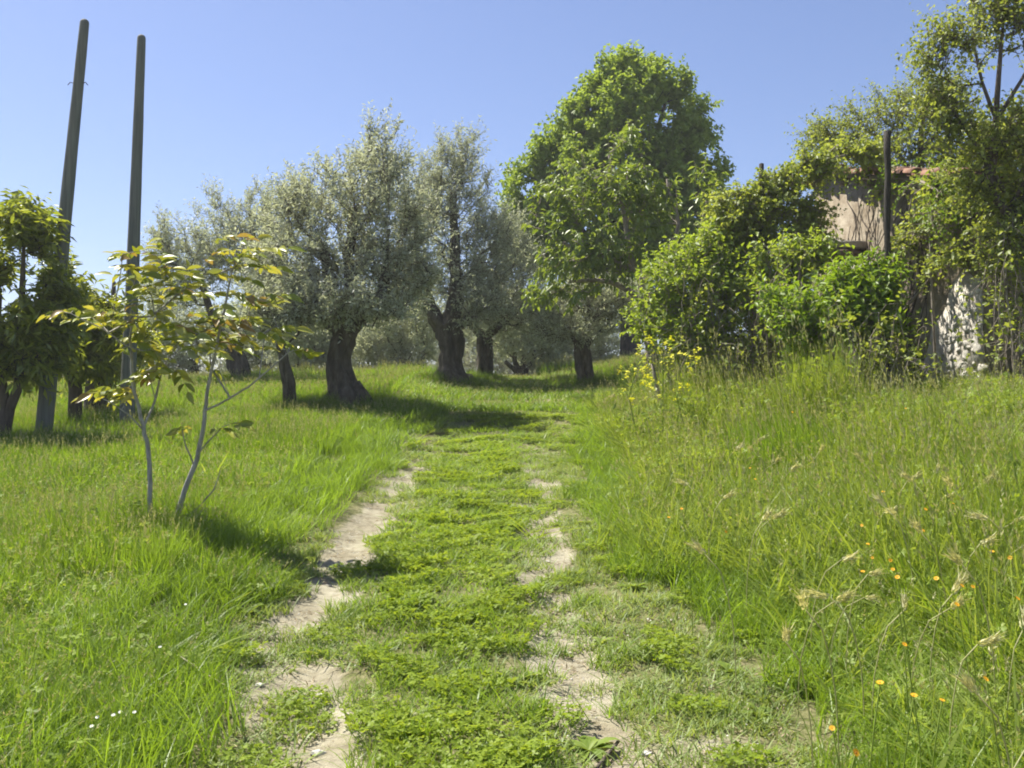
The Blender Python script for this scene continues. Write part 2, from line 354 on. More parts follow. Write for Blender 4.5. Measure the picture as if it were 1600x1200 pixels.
# ------------------------------------------------------------------ trees
def ell(px, py, rx, ry, d, rd=None):
    """Crown lobe: photo centre and radii in pixels at forward distance d; rd = depth radius in metres."""
    c = P(px, py, d); s = PX(d)
    return c, np.array((rx*s, rd if rd else rx*s*0.9, ry*s))
def sample_lobes(lobes, n, rng, shell=0.45, gap=0.0, gscale=1.2):
    vol = np.array([np.prod(r) for _, r in lobes])**0.62; k = rng.choice(len(lobes), size=n*3, p=vol/vol.sum())
    u = rng.random(n*3)**shell; d = rand_dirs(n*3, rng)
    C = np.array([c for c, _ in lobes])[k]; R = np.array([r for _, r in lobes])[k]
    p = C + d*R*u[:, None]
    if gap:
        g = noise2(p[:, 0]*gscale + p[:, 1]*.7, p[:, 2]*gscale + p[:, 1]*.5, 1.0, 77)
        p = p[g > gap]
    return p[:n]
def grow(limbs, targets, bf=0.35, jitter=0.06, rng=None):
    """Grow branches from limb nodes to every target (shortest wiring with a path-length penalty)."""
    nodes, parent, plen, fixed = [], [], [], []
    for L in limbs:
        base = 0.0
        for i, q in enumerate(L):
            q = np.array(q[:3], float)
            if i: base += np.linalg.norm(q-nodes[-1])
            nodes.append(q); parent.append(-1); plen.append(base); fixed.append(i >= max(1, int(len(L)*0.35)))
    nl = len(nodes); nodes = np.array(nodes); T = np.array(targets); n = len(T)
    usable = np.array(fixed)
    allp = np.zeros((nl+n, 3)); allp[:nl] = nodes; pl = np.zeros(nl+n); pl[:nl] = plen
    par = np.full(nl+n, -1); cnt = nl
    d = np.linalg.norm(T[:, None]-nodes[None], axis=2); cost = d + bf*pl[None, :nl]; cost[:, ~usable] += 1e3
    best = cost.argmin(1); bc = cost.min(1); done = np.zeros(n, bool)
    for _ in range(n):
        i = np.where(done, 1e9, bc).argmin(); done[i] = True
        b = best[i]; allp[cnt] = T[i]; par[cnt] = b; pl[cnt] = pl[b] + np.linalg.norm(T[i]-allp[b])
        c = np.linalg.norm(T-T[i], axis=1) + bf*pl[cnt]
        m = c < bc; bc = np.where(m, c, bc); best = np.where(m, cnt, best); cnt += 1
    return allp, par, nl
def branch_mesh(allp, par, nl, tip=0.006, expo=2.3, rmax=0.12, jit=0.05, sides=5, rng=None, minr=0.0):
    n = len(allp); area = np.zeros(n); kids = [[] for _ in range(n)]
    for i in range(nl, n): kids[par[i]].append(i)
    for i in range(n-1, nl-1, -1):
        if not kids[i]: area[i] = tip**expo
        area[par[i]] += area[i] if par[i] >= nl else 0
    rad = np.minimum(area**(1/expo), rmax)
    acc = Acc(); started = set()
    starts = [i for i in range(nl, n) if par[i] < nl]
    stack = [(par[i], i) for i in starts]
    while stack:
        a, b = stack.pop()
        chain = [a, b]
        while kids[chain[-1]]:
            ks = sorted(kids[chain[-1]], key=lambda q: -area[q]); nxt = ks[0]
            for o in ks[1:]: stack.append((chain[-1], o))
            chain.append(nxt)
        r = np.array([rad[q] for q in chain]); r[0] = r[1]
        if r.max() < minr: continue
        pts = np.array([allp[q] for q in chain])
        if len(pts) > 2: pts[1:-1] += rng.normal(size=(len(pts)-2, 3))*jit*0.4
        q = catmull(np.hstack([pts, r[:, None]]), 0.22 if len(pts) < 12 else 0.3)
        q[1:-1, :3] += rng.normal(size=(len(q)-2, 3))*jit*0.25
        acc.add(*tube(q[:, :3], np.maximum(q[:, 3], tip*.7), sides if r.max() > .02 else 4))
    return acc
def foliage(tips, bases, centre, rng, per=3, L=.3, nleaf=10, leaf=(.06, .016), up=.3, out=.5, droop=0., spread=.8, hang=0., nrm_up=.5, twig=0.0, fold=.12):
    """Shoots at the twig tips, each carrying leaves. Returns leaf V,F and twig V,F."""
    n = len(tips)*per; t0 = np.repeat(tips, per, 0); b0 = np.repeat(bases, per, 0)
    st = t0 + (b0-t0)*rng.random((n, 1))*.7
    d = norm(norm(t0-b0)*.5 + norm(t0-centre)*out + rand_dirs(n, rng)*.8 + np.array((0, 0, up)))
    Ls = L*(.6+.8*rng.random(n))
    k = nleaf; N = n*k
    tt = (np.tile(np.arange(k), n) + rng.random(N))/k
    D = np.repeat(d, k, 0); SL = np.repeat(Ls, k)
    p = np.repeat(st, k, 0) + D*(tt*SL)[:, None]; p[:, 2] -= droop*(tt**2)*SL
    side = norm(np.cross(D, rand_dirs(N, rng)))
    ld = norm(D*(1-spread*.6) + side*spread + np.array((0, 0, -hang)))
    nn = norm(rand_dirs(N, rng) + np.array((0, 0, nrm_up*2)))
    sz = .65 + .7*rng.random(N)
    V, F = leaves_geo(p, ld, nn, leaf[0]*sz, leaf[1]*sz, fold)
    tw = None
    if twig:
        s = norm(np.cross(d, np.array((.3, .2, .9)))); s2 = np.cross(d, s)
        e = st + d*Ls[:, None]; e[:, 2] -= droop*Ls
        TV = np.stack([st+s*twig, st-s*.5*twig+s2*.87*twig, st-s*.5*twig-s2*.87*twig, e], 1).reshape(-1, 3)
        b = np.arange(n)[:, None]*4
        TF = np.concatenate([b+np.array([[0, 1, 3]]), b+np.array([[1, 2, 3]]), b+np.array([[2, 0, 3]])], 1).reshape(-1, 3)
        tw = (TV, TF)
    return (V, F), tw
def tree(name, label, cat, limbs, lobes, n, seed, leafm, barkm, group=None, gap=0.0, shell=.45, flute=0.0, sides=10, bf=.35, tip=.006, rmax=.1, jit=.08, crown='crown', stems=False, extra=None, gscale=1.2, minr=0.0, **fo):
    """limbs: list of polylines of (point, radius); the first starts at the ground."""
    rng = np.random.default_rng(seed)
    base = np.array(limbs[0][0][0], float)
    t = thing(name, label, cat, base, group)
    acc = Acc(); LN = []
    for i, L in enumerate(limbs):
        arr = np.array([[*q, r] for q, r in L]); q = catmull(arr, .12 if flute else .2)
        if flute: q[1:, :3] += rng.normal(size=(len(q)-1, 3))*.012
        tv = tube(q[:, :3], q[:, 3], sides if i == 0 else max(6, sides-3), flute*(1 if i == 0 else .8), seed+i)
        if stems: part('stem', *tv, barkm, t, smooth=True)
        else: acc.add(*tv)
        LN.append(catmull(arr, .35)[:, :3])
    if not stems:
        V, F, _ = acc.get(); part('trunk', V, F, barkm, t, smooth=True)
    T = sample_lobes(lobes, n, rng, shell, gap, gscale)
    if extra is not None: T = np.vstack([T, extra])
    ap, par, nl = grow(LN, T, bf, rng=rng)
    b = branch_mesh(ap, par, nl, tip=tip, rmax=rmax, jit=jit, rng=rng, minr=minr)
    centre = np.mean([c for c, _ in lobes], axis=0)
    tips = ap[nl:]; bases = ap[par[nl:]]
    (lv, lf), tw = foliage(tips, bases, centre, rng, **fo)
    if tw: b.add(*tw)
    if b.n:
        V, F, _ = b.get(); part('branches', V, F, barkm, t, smooth=True)
    part(crown, lv, lf, leafm, t)
    return t
def limb(*pts, d=None):
    """(px, py, radius_m[, depth]) points in the photograph at distance d."""
    return [(P(q[0], q[1], q[3] if len(q) > 3 else d), q[2]) for q in pts]
def rooted(px, d, r, *pts):
    """Like limb() but starting just under the ground at column px."""
    g = ground_pt(px, d); g[2] -= .12
    return [(g, r)] + limb(*pts, d=d)

OL = dict(leafm=M['olive_leaf'], barkm=M['olive_bark'], per=4, L=.40, nleaf=10, leaf=(.085, .023), up=.6, out=.5, spread=.8, nrm_up=.25, twig=.004, flute=.24, sides=26, jit=.1, group='olive trees of the grove')
OF = dict(leafm=M['olive_far'], barkm=M['olive_bark'], per=5, L=.45, nleaf=10, leaf=(.12, .034), up=.2, out=.4, spread=.8, nrm_up=.25, flute=.12, sides=12, jit=.12, group='olive trees of the grove')
def olives():
    d = 18.0
    tree('olive_tree', 'large gnarled olive with a thick flared trunk, left of the track', 'tree',
         [rooted(541, d, .52, (540, 618, .36), (531, 590, .25), (529, 560, .195), (534, 532, .175), (545, 510, .165)),
          limb((540, 530, .17), (530, 490, .13), (515, 440, .10), (505, 380, .07), d=d), limb((545, 515, .17), (572, 488, .12), (596, 458, .09), (604, 415, .055), (606, 360, .03), d=d),
          limb((540, 520, .13), (550, 470, .11), (545, 400, .09), (560, 320, .05), d=d), limb((532, 515, .1), (490, 490, .08), (450, 470, .05), d=d+.3),
          [(ground_pt(556, d-.1)+np.array((0, 0, .22)), .2), (ground_pt(575, d-.3)+np.array((0, 0, .10)), .13), (ground_pt(590, d-.4)-np.array((0, 0, .1)), .07)]],
         [ell(515, 335, 130, 112, d), ell(592, 335, 70, 112, d), ell(432, 385, 76, 100, d), ell(450, 300, 58, 62, d), ell(605, 435, 72, 68, d+.3), ell(505, 245, 72, 48, d), ell(520, 425, 125, 72, d), ell(465, 470, 66, 42, d), ell(575, 262, 72, 48, d), ell(622, 370, 66, 105, d+.3), ell(640, 430, 50, 50, d+.4), ell(420, 440, 60, 50, d), ell(490, 485, 80, 26, d-.6, .8), ell(590, 482, 66, 28, d-.5, .8), ell(545, 470, 60, 30, d-1.0, .5)],
         1180, 101, gap=.22, extra=np.array([P(595+random.uniform(-22, 28), random.uniform(195, 270), d) for _ in range(14)]), **OL)
    d = 23.0
    tree('olive_tree', 'tall olive with a broad leaning buttressed trunk beside the track crest', 'tree',
         [rooted(708, d, .62, (706, 592, .46), (702, 570, .30), (704, 545, .245), (698, 520, .235), (692, 500, .21)),
          limb((690, 512, .2), (672, 480, .15), (655, 430, .1), (650, 370, .06), d=d), limb((700, 510, .2), (712, 470, .17), (712, 400, .12), (708, 300, .06), d=d),
          limb((706, 520, .12), (735, 495, .1), (765, 470, .06), d=d)],
         [ell(712, 350, 82, 110, d), ell(716, 272, 52, 68, d), ell(678, 445, 74, 66, d), ell(748, 435, 54, 82, d), ell(655, 385, 60, 110, d+.6), ell(668, 315, 48, 70, d+.4), ell(690, 488, 70, 30, d-.8, .8), ell(755, 480, 50, 40, d-.5, .8), ell(770, 390, 44, 80, d)],
         920, 102, gap=.22, extra=np.array([P(705+random.uniform(-25, 40), random.uniform(208, 280), d) for _ in range(12)]), **OL)
    d = 24.5
    tree('olive_tree', 'olive with a slim straight trunk just right of the buttressed olive', 'tree',
         [rooted(758, d, .22, (757, 580, .19), (756, 545, .17), (757, 525, .16)), limb((756, 530, .12), (735, 505, .08), (728, 480, .05), d=d), limb((758, 528, .12), (785, 505, .08), (815, 480, .05), d=d)],
         [ell(800, 450, 55, 75, d), ell(760, 470, 50, 50, d), ell(800, 380, 30, 60, d), ell(840, 495, 45, 38, d)], 480, 103, gap=.14, **OL)
    d = 23.5
    tree('olive_tree', 'rounded olive behind the bronze-leaved sapling and right of the poles', 'tree',
         [rooted(385, d, .3, (380, 600, .24), (372, 570, .2), (362, 545, .18)), limb((365, 550, .14), (335, 500, .1), (310, 430, .06), d=d), limb((366, 552, .14), (385, 500, .1), (390, 430, .06), d=d)],
         [ell(315, 372, 72, 72, d), ell(375, 420, 62, 80, d), ell(300, 450, 70, 60, d), ell(360, 490, 80, 50, d), ell(262, 400, 28, 45, d), ell(410, 350, 45, 60, d)], 560, 104, gap=.26, **OL)
    d = 17.2
    tree('olive_tree', 'young olive with a thin dark leaning trunk between sapling and large olive', 'tree',
         [rooted(456, d, .11, (452, 600, .09), (447, 570, .08), (440, 545, .07), (430, 510, .05))],
         [ell(425, 500, 48, 38, d), ell(460, 480, 40, 30, d)], 170, 105, gap=.15, **OL)
    d = 22.5
    tree('olive_tree', 'low pollarded olive with a forked pale-topped trunk under the cherry branches', 'tree',
         [rooted(916, d, .19, (914, 570, .17), (911, 548, .16), (909, 535, .15)), limb((908, 540, .13), (900, 526, .11), (893, 518, .09), d=d), limb((911, 540, .09), (918, 500, .06), (920, 470, .04), d=d), limb((911, 542, .08), (935, 520, .05), (955, 500, .03), d=d)],
         [ell(905, 490, 70, 38, d), ell(965, 490, 50, 40, d), ell(860, 500, 45, 36, d), ell(930, 465, 60, 25, d), ell(900, 522, 80, 16, d-.5, .6)], 460, 106, gap=.15, **OL)
    spec = [(474, 29, 'small far olive with a forked trunk left of the large olive', [ell(470, 540, 50, 34, 29), ell(505, 555, 40, 28, 29)], 0),
            (655, 30, 'far olive with a long low arching branch behind the buttressed olive', [ell(620, 540, 55, 40, 30), ell(585, 560, 40, 32, 30), ell(650, 520, 45, 35, 30)], 1),
            (815, 30, 'many-stemmed far olive on the crest between the slim and pollarded olives', [ell(830, 540, 50, 32, 30), ell(800, 520, 45, 35, 30), ell(850, 560, 40, 22, 30)], 2),
            (300, 31, 'far olive low behind the taller of the two poles', [ell(300, 545, 70, 40, 31), ell(250, 560, 50, 35, 31), ell(240, 520, 40, 45, 31)], 3),
            (575, 35, 'far pale olive seen under the crown of the large olive', [ell(560, 540, 60, 44, 35), ell(520, 555, 45, 36, 35), ell(610, 525, 55, 40, 35)], 4),
            (735, 36, 'far pale olive seen between the buttressed and slim trunks', [ell(735, 545, 55, 40, 36), ell(690, 550, 45, 36, 36), ell(780, 555, 50, 30, 36)], 5),
            (880, 34, 'far grey olive behind the pollarded trunk', [ell(880, 545, 60, 34, 34), ell(930, 545, 45, 36, 34)], 6),
            (415, 33, 'far olive behind the thin leaning trunk', [ell(420, 545, 55, 40, 33), ell(380, 555, 40, 34, 33)], 7),
            (120, 32, 'far olive behind the orchard trees at the foot of the poles', [ell(120, 570, 80, 40, 32), ell(40, 575, 70, 40, 32), ell(190, 565, 50, 36, 32)], 8)]
    for px, d, lab, lobes, k in spec:
        if k == 1:
            L = [rooted(px, d, .25, (655, 590, .22), (652, 578, .2)), limb((652, 584, .1), (635, 566, .08), (615, 560, .05), d=d), limb((656, 580, .1), (662, 550, .06), d=d)]
        elif k == 2:
            L = [rooted(px, d, .2, (816, 578, .17)), limb((812, 580, .1), (803, 560, .07), (806, 545, .05), d=d), limb((816, 580, .1), (820, 555, .07), d=d), limb((820, 580, .1), (832, 562, .06), (836, 548, .04), d=d), limb((808, 582, .08), (790, 565, .06), d=d)]
        elif k == 0:
            L = [rooted(px, d, .16, (475, 592, .13), (476, 578, .13)), limb((474, 582, .1), (467, 570, .08), d=d), limb((477, 580, .1), (486, 572, .07), d=d)]
        else:
            g = ground_pt(px, d)
            L = [[(g-np.array((0, 0, .1)), .22), (g+np.array((.05, 0, .45)), .17), (g+np.array((.0, 0, .9)), .13)]]
        tree('olive_tree', lab, 'tree', L, [(c_+np.array((0, 0, .35)), r_*np.array((1.2, 1.1, 1.6))) for c_, r_ in lobes], 330, 120+k, gap=.05, **OF)
olives()

def crest_brush():
    for k, (px, d, w, h, lab) in enumerate(((600, 34, 1.3, 1.0, 'pale twiggy brush on the crest right of the large olive'), (870, 33, 1.0, 1.0, 'pale twiggy brush on the crest left of the pollarded olive'), (500, 33, 1.1, .9, 'pale twiggy brush on the crest left of the large olive'), (250, 34, 1.3, 1.0, 'pale twiggy brush behind the sapling stems'), (345, 35, 1.2, 1.0, 'pale twiggy brush below the rounded olive'), (690, 34, 1.3, 1.5, 'tall grey brush directly behind the buttressed olive trunk'), (770, 35, 1.2, 1.5, 'tall grey brush directly behind the slim olive trunk'), (835, 36, 1.2, 1.4, 'tall grey brush between the slim and pollarded olives'), (940, 34, 1.2, 1.6, 'tall grey brush right of the pollarded olive trunk'), (430, 34, 1.3, 1.4, 'tall grey brush behind the thin leaning olive'), (180, 33, 1.6, 1.5, 'tall grey brush at the foot of the poles'), (60, 33, 1.6, 1.5, 'tall grey brush behind the fork-trunked orchard tree'))):
        g = ground_pt(px, d); L = [[(g+np.array((o, 0, -.1)), .03), (g+np.array((o*1.6, 0, .45)), .02)] for o in (-.4, 0, .4)]
        tree('brush', lab, 'shrub', L, [(g+np.array((0, 0, h*.5)), np.array((w, .7, h*.6)))], 120, 150+k, M['olive_far'], M['pale_twig'], group='brush along the crest', stems=True, per=5, L=.35, nleaf=6, leaf=(.08, .022), up=.5, out=.4, spread=.7, nrm_up=.2, twig=.006)
crest_brush()
def other_trees():
    # big dense tree
    d = 31.0
    g = ground_pt(985, d)
    tree('broadleaf_tree', 'tall dense dark green tree rising above all the others', 'tree',
         [[(g-np.array((0, 0, .3)), .38), (P(985, 540, d), .33), (P(985, 450, d), .28), (P(982, 340, d), .2), (P(985, 220, d), .1)],
          limb((985, 470, .2), (930, 390, .14), (880, 320, .07), d=d), limb((985, 450, .2), (1030, 370, .14), (1070, 270, .07), d=d), limb((984, 400, .16), (950, 300, .1), (930, 190, .05), d=d), limb((984, 380, .16), (1010, 260, .1), (1040, 160, .05), d=d)],
         [ell(988, 190, 98, 90, d), ell(978, 128, 62, 46, d), ell(1030, 150, 50, 46, d), ell(1068, 185, 42, 62, d), ell(918, 195, 40, 50, d), ell(900, 240, 66, 60, d), ell(1065, 270, 66, 80, d), ell(960, 300, 120, 100, d), ell(845, 300, 58, 55, d), ell(835, 370, 50, 48, d), ell(940, 400, 110, 42, d), ell(1040, 370, 80, 70, d)],
         1500, 201, M['oak_leaf'], M['bark'], shell=.36, gap=.17, gscale=1.3, tip=.009, rmax=.2, per=5, L=.45, nleaf=15, leaf=(.135, .085), up=.3, out=.5, spread=.9, nrm_up=.5)
    d = 20.0
    g = ground_pt(1020, d)
    tree('cherry_tree', 'open cherry-like tree with drooping glossy leaves before the tall dark tree', 'tree',
         [[(g-np.array((0, 0, .2)), .16), (P(1018, 540, d), .13), (P(1008, 470, d), .11), (P(1000, 420, d), .09)],
          limb((1003, 440, .08), (985, 400, .06), (978, 350, .05), (965, 290, .03), (950, 240, .02), d=d), limb((1000, 425, .07), (940, 400, .05), (880, 380, .03), (850, 360, .02), d=d),
          limb((1008, 470, .07), (950, 440, .05), (890, 440, .03), d=d), limb((1006, 450, .07), (1040, 400, .05), (1060, 350, .04), (1045, 300, .03), (1042, 280, .02), d=d), limb((1010, 480, .06), (1060, 430, .045), (1090, 370, .03), (1105, 310, .02), d=d)],
         [ell(950, 300, 75, 75, d), ell(880, 330, 45, 55, d), ell(900, 410, 75, 55, d), ell(970, 400, 65, 45, d), ell(1010, 310, 55, 65, d), ell(1100, 290, 25, 55, d), ell(975, 225, 38, 35, d), ell(860, 455, 40, 28, d)],
         250, 202, M['cherry_leaf'], M['pale_twig'], shell=.5, gap=.2, gscale=1.7, tip=.007, per=3, L=.35, nleaf=7, leaf=(.15, .062), up=.25, out=.5, spread=.7, hang=.75, nrm_up=.6, twig=.005)
    # orchard trees at the left edge
    GL = dict(leafm=M['glossy_leaf'], barkm=M['bark'], per=4, L=.36, nleaf=9, leaf=(.145, .044), up=.65, out=.5, spread=.75, hang=.35, nrm_up=.5, twig=.005, group='orchard trees by the poles')
    d = 13.2
    tree('orchard_tree', 'fork-trunked orchard tree with long glossy leaves at the picture edge', 'tree',
         [rooted(2, d, .12, (6, 665, .10), (12, 640, .09)), limb((10, 648, .07), (4, 600, .06), (-5, 540, .05), (0, 460, .03), d=d), limb((12, 646, .07), (27, 610, .06), (32, 560, .05), (35, 450, .04), (38, 370, .015), d=d)],
         [ell(15, 520, 78, 80, d), ell(5, 440, 66, 70, d), ell(40, 385, 26, 50, d, .5), ell(62, 480, 34, 60, d), ell(-40, 500, 60, 90, d)], 330, 211, gap=.3, gscale=2.2, **GL)
    d = 15.2
    tree('orchard_tree', 'orchard tree with drooping leaves between the two poles', 'tree',
         [rooted(116, d, .11, (118, 610, .1), (114, 580, .09), (116, 540, .07)), limb((115, 575, .06), (130, 520, .05), (135, 450, .02), d=d)],
         [ell(125, 520, 52, 66, d), ell(140, 440, 36, 34, d), ell(105, 470, 26, 50, d), ell(150, 545, 30, 40, d)], 230, 212, gap=.3, gscale=2.2, **GL)
    d = 16.5
    tree('orchard_tree', 'orchard tree with a thick blackish trunk beside the second pole', 'tree',
         [rooted(152, d, .24, (154, 605, .21), (156, 580, .2), (160, 555, .17)), limb((158, 560, .1), (175, 500, .06), (178, 440, .03), d=d)],
         [ell(170, 500, 32, 55, d), ell(160, 560, 26, 26, d), ell(190, 545, 26, 40, d)], 120, 213, gap=.3, gscale=2.2, **GL)
other_trees()

# ------------------------------------------------------------------ poles and posts
def pole(px0, py0, px1, py1, d, r0, r1, label):
    a = ground_pt(px0, d); b = P(px1, py1, d+.1)
    t = thing('wooden_pole', label, 'pole', a, 'tall poles at the field edge')
    k = np.linspace(-.05, 1, 26)[:, None]; path = a + (b-a)*k
    r = r0 + (r1-r0)*np.clip(k[:, 0], 0, 1); r = r*(1+.015*np.sin(np.arange(26)*1.7))
    path = np.vstack([path, path[-1]+(b-a)/np.linalg.norm(b-a)*np.array([[.03], [.05]])]); r = np.concatenate([r, [r1*.85, r1*.5]])
    V, F = tube(path, r, 20, .012, int(px0)); part('shaft', V, F, M['pole_wood'], t, smooth=True)
    return t, a, b
t, a, b = pole(67, 695, 132, 36, 13.6, .118, .063, 'taller slanting grey pole nearest the picture edge, tapering to a rounded top')
for s in (-1, 1):   # small wire stubs near the top
    q = a + (b-a)*.855 + np.array((s*.065, 0, 0))
    V, F = tube(np.array([q, q+np.array((s*.04, -.02, .012)), q+np.array((s*.075, -.02, -.03))]), .006, 5)
    part('wire_stub', V, F, M['dark_post'], t)
pole(198, 672, 221, 60, 14.4, .112, .061, 'shorter upright grey pole standing in the grass beside the sapling')

def post(px0, px1, ytop, d, r, mat, name, label, cat='post'):
    a = ground_pt(px0, d); b = P(px1, ytop, d)
    t = thing(name, label, cat, a)
    path = a + (b-a)*np.linspace(-.05, 1, 14)[:, None]; path[1:-1] += RNG.normal(size=(12, 3))*.008
    V, F = tube(path, r*(1+.08*np.sin(np.arange(14)*2.1)), 8, .05, int(px0)); part('shaft', V, F, mat, t, smooth=True)
post(1391, 1386, 205, 13.0, .042, M['dark_post'], 'trellis_post', 'dark upright trellis post in front of the ruined wall')
post(1194, 1190, 256, 15.2, .036, M['dark_post'], 'trellis_post', 'thin dark post poking out above the leafy thicket')
post(1177, 1176, 425, 14.8, .035, M['rust'], 'iron_post', 'short rust-red iron post half buried in brambles')

# ------------------------------------------------------------------ ruined farmhouse
def house():
    A = np.array((6.22, 13.0)); B = np.array((5.62, 18.4)); u = (B-A)/np.linalg.norm(B-A)      # sunlit gable wall runs A -> B
    n = np.array((u[1], -u[0]))                                                              # away from the track (to the right)
    zb = hz(*A)-.6; ze, zr = 4.48, 5.84; Lw = np.linalg.norm(B-A); lr = Lw*.97; zl = 5.80; depth = 5.2
    t = thing('farmhouse', 'ruined plastered farmhouse with tiled roof, half hidden by climbing plants', 'house', (A[0], A[1], hz(*A)))
    W3 = lambda s, o, z: np.array((*(A + u*s + n*o), z))
    th = .42
    def wallmesh(poly, off):                                   # extruded polygon given as list of 3d points, offset vector
        a = np.array(poly); b = a + np.array(off); V = np.vstack([a, b]); k = len(a); F = []
        for i in range(1, k-1): F += [(0, i, i+1), (k, k+i+1, k+i)]
        for i in range(k): j = (i+1) % k; F += [(i, k+i, k+j), (i, k+j, j)]
        return V, np.array(F)
    n3 = np.array((*n, 0)); u3 = np.array((*u, 0))
    V, F = wallmesh([W3(0, 0, zb), W3(Lw, 0, zb), W3(Lw, 0, zl), W3(lr, 0, zr), W3(0, 0, ze)], n3*th)
    w1 = part('wall', V, F, M['plaster'], t); w1['label'] = 'sunlit gable wall of cracked beige plaster'
    V, F = wallmesh([W3(.003, th, zb), W3(.003, depth, zb), W3(.003, depth, ze), W3(.003, th, ze)], u3*th)
    w2 = part('wall', V, F, M['plaster'], t); w2['label'] = 'shaded side wall facing the camera'
    V, F = wallmesh([W3(Lw-.003, th, zb), W3(Lw-.003, depth, zb), W3(Lw-.003, depth, zl), W3(Lw-.003, th, zl)], -u3*th)
    part('wall', V, F, M['plaster'], t)
    V, F = wallmesh([W3(.1, depth, zb), W3(Lw-.1, depth, zb), W3(Lw-.1, depth, zl), W3(lr, depth, zr), W3(.1, depth, ze)], n3*th)
    part('wall', V, F, M['plaster'], t)
    # roof: deck with barrel tiles laid one by one on the slope that faces the camera
    ov, so = .14, .30
    sl1 = (zr-ze)/lr; sl2 = (zr-zl)/(Lw-lr)
    V, F = wallmesh([W3(-so, -ov, ze-so*sl1+.02), W3(lr, -ov, zr+.02), W3(lr, depth+.3, zr+.02), W3(-so, depth+.3, ze-so*sl1+.02)], (0, 0, .07))
    roof = part('roof', V, F, M['beam'], t)
    V, F = wallmesh([W3(lr+.002, -ov, zr+.02), W3(Lw+so, -ov, zl-so*sl2+.02), W3(Lw+so, depth+.3, zl-so*sl2+.02), W3(lr+.002, depth+.3, zr+.02)], (0, 0, .07))
    part('roof_slope', V, F, M['tile'], t)
    k = 7; ang = np.linspace(0, math.pi, k); tv = []
    for (yy, rr) in ((0, .098), (.44, .080)):
        for R in (rr, rr-.016):
            for a_ in ang: tv.append((R*math.cos(a_), yy, R*math.sin(a_)*.8))
    tf = []
    for i in range(k-1):
        o0, i0, o1, i1 = i, k+i, 2*k+i, 3*k+i
        tf += [(o0, o1, o1+1), (o0, o1+1, o0+1), (i0, i0+1, i1+1), (i0, i1+1, i1), (o0, o0+1, i0+1), (o0, i0+1, i0), (o1, i1, i1+1), (o1, i1+1, o1+1)]
    tm = mesh_np('tile', np.array(tv), np.array(tf), M['tile'])
    ta = math.atan(sl1); ux = Vector(tuple(u3*math.cos(ta) + np.array((0, 0, math.sin(ta))))); nx = Vector(tuple(n3)); zx = nx.cross(ux)
    rows = int((lr+so)/math.cos(ta)/.34); cols = int((depth+ov)/.235)
    for r_ in range(rows):
        for c_ in range(cols):
            s = -so + r_*.34*math.cos(ta) - .03; o_ = -ov + .11 + c_*.235
            if random.random() < .07: continue
            p = W3(s + random.uniform(-.04, .04), o_ + random.uniform(-.02, .02), ze + s*sl1 + .117 + .03*math.sin(o_*1.7+s))
            R = Matrix((nx, ux, zx)).transposed() @ Matrix.Rotation(random.uniform(-.12, .12), 3, 'Z') @ Matrix.Rotation(random.uniform(-.05, .05)+.03, 3, 'X')
            tl = obj('tile', tm, roof); tl.matrix_local = Matrix.Translation(Vector(p - np.array(t.location))) @ R.to_4x4()
    # ridge and verge tiles
    for s in np.arange(.0, (lr+so)/math.cos(ta), .36):
        p = W3(-so + s*math.cos(ta), -ov-.02, ze + (-so+s*math.cos(ta))*sl1 + .14 + random.uniform(-.04, .04))
        if random.random() < .3: continue
        tl = obj('tile', tm, roof); tl.matrix_local = Matrix.Translation(Vector(p - np.array(t.location))) @ (Matrix((nx, ux, zx)).transposed() @ Matrix.Rotation(random.uniform(-.25, .25), 3, 'Y') @ Matrix.Rotation(random.uniform(-.15, .15), 3, 'Z')).to_4x4()
    # rafters' ends under the verge
    for s in np.linspace(.2, lr-.2, 6):
        c = W3(s, -.05, ze+s*sl1-.06)
        V, F = box(c, (.07, .045, .05), np.stack([n3, u3, (0, 0, 1)], 1)); part('rafter', V, F, M['beam'], t)
    # bare rubble where the plaster fell, low at the near corner
    rs = np.random.default_rng(5); ring = []
    for ti in range(3):
        v = []; f = []
        for a_ in range(6):
            an = a_/6*2*math.pi; q = .8+.4*rs.random(); v.append((math.cos(an)*q, .35, math.sin(an)*q)); v.append((math.cos(an)*q*.75, -.55, math.sin(an)*q*.75))
        v.append((0, -.85, 0))
        for a_ in range(6):
            j = (a_+1) % 6; f += [(2*a_, 2*j, 2*j+1), (2*a_, 2*j+1, 2*a_+1), (2*a_+1, 2*j+1, 12)]
        ring.append(mesh_np('stone', np.array(v), np.array(f), M['stone_white'], smooth=False))
    zg = hz(*A)
    edge = [(.05, zg-.2)] + [(.06+.05*rs.random(), zz) for zz in np.arange(zg+.2, zg+1.7, .3)] + [(.5, zg+1.72), (.85, zg+1.5), (1.0, zg+1.2), (1.35, zg+.95), (1.5, zg+.6), (1.75, zg+.25), (1.8, zg-.2)]
    V, F = wallmesh([W3(a_, -.012, z_) for a_, z_ in edge], n3*.011)
    part('bare_patch', V, F, M['lime'], t)['label'] = 'whitish patch where the plaster has crumbled away'
    for k in range(150):
        s_ = rs.uniform(.12, 1.65); zz = zg+.02+rs.random()*1.6
        if zz-zg > 1.65-.85*(s_-.1): continue
        w = .03+.065*rs.random()**1.5
        so_ = obj('stone', ring[rs.integers(3)], w1)
        X = Vector(tuple(u3)); Yv = Vector(tuple(n3)); Z = Vector((0, 0, 1))
        so_.matrix_local = Matrix.Translation(Vector(W3(s_, -.008, zz) - np.array(t.location))) @ (Matrix((X, Yv, Z)).transposed() @ Matrix.Rotation(rs.uniform(-.6, .6), 3, 'Y')).to_4x4() @ Matrix.Diagonal((w*1.25, .02+.022*rs.random(), w*(.55+.5*rs.random()), 1))
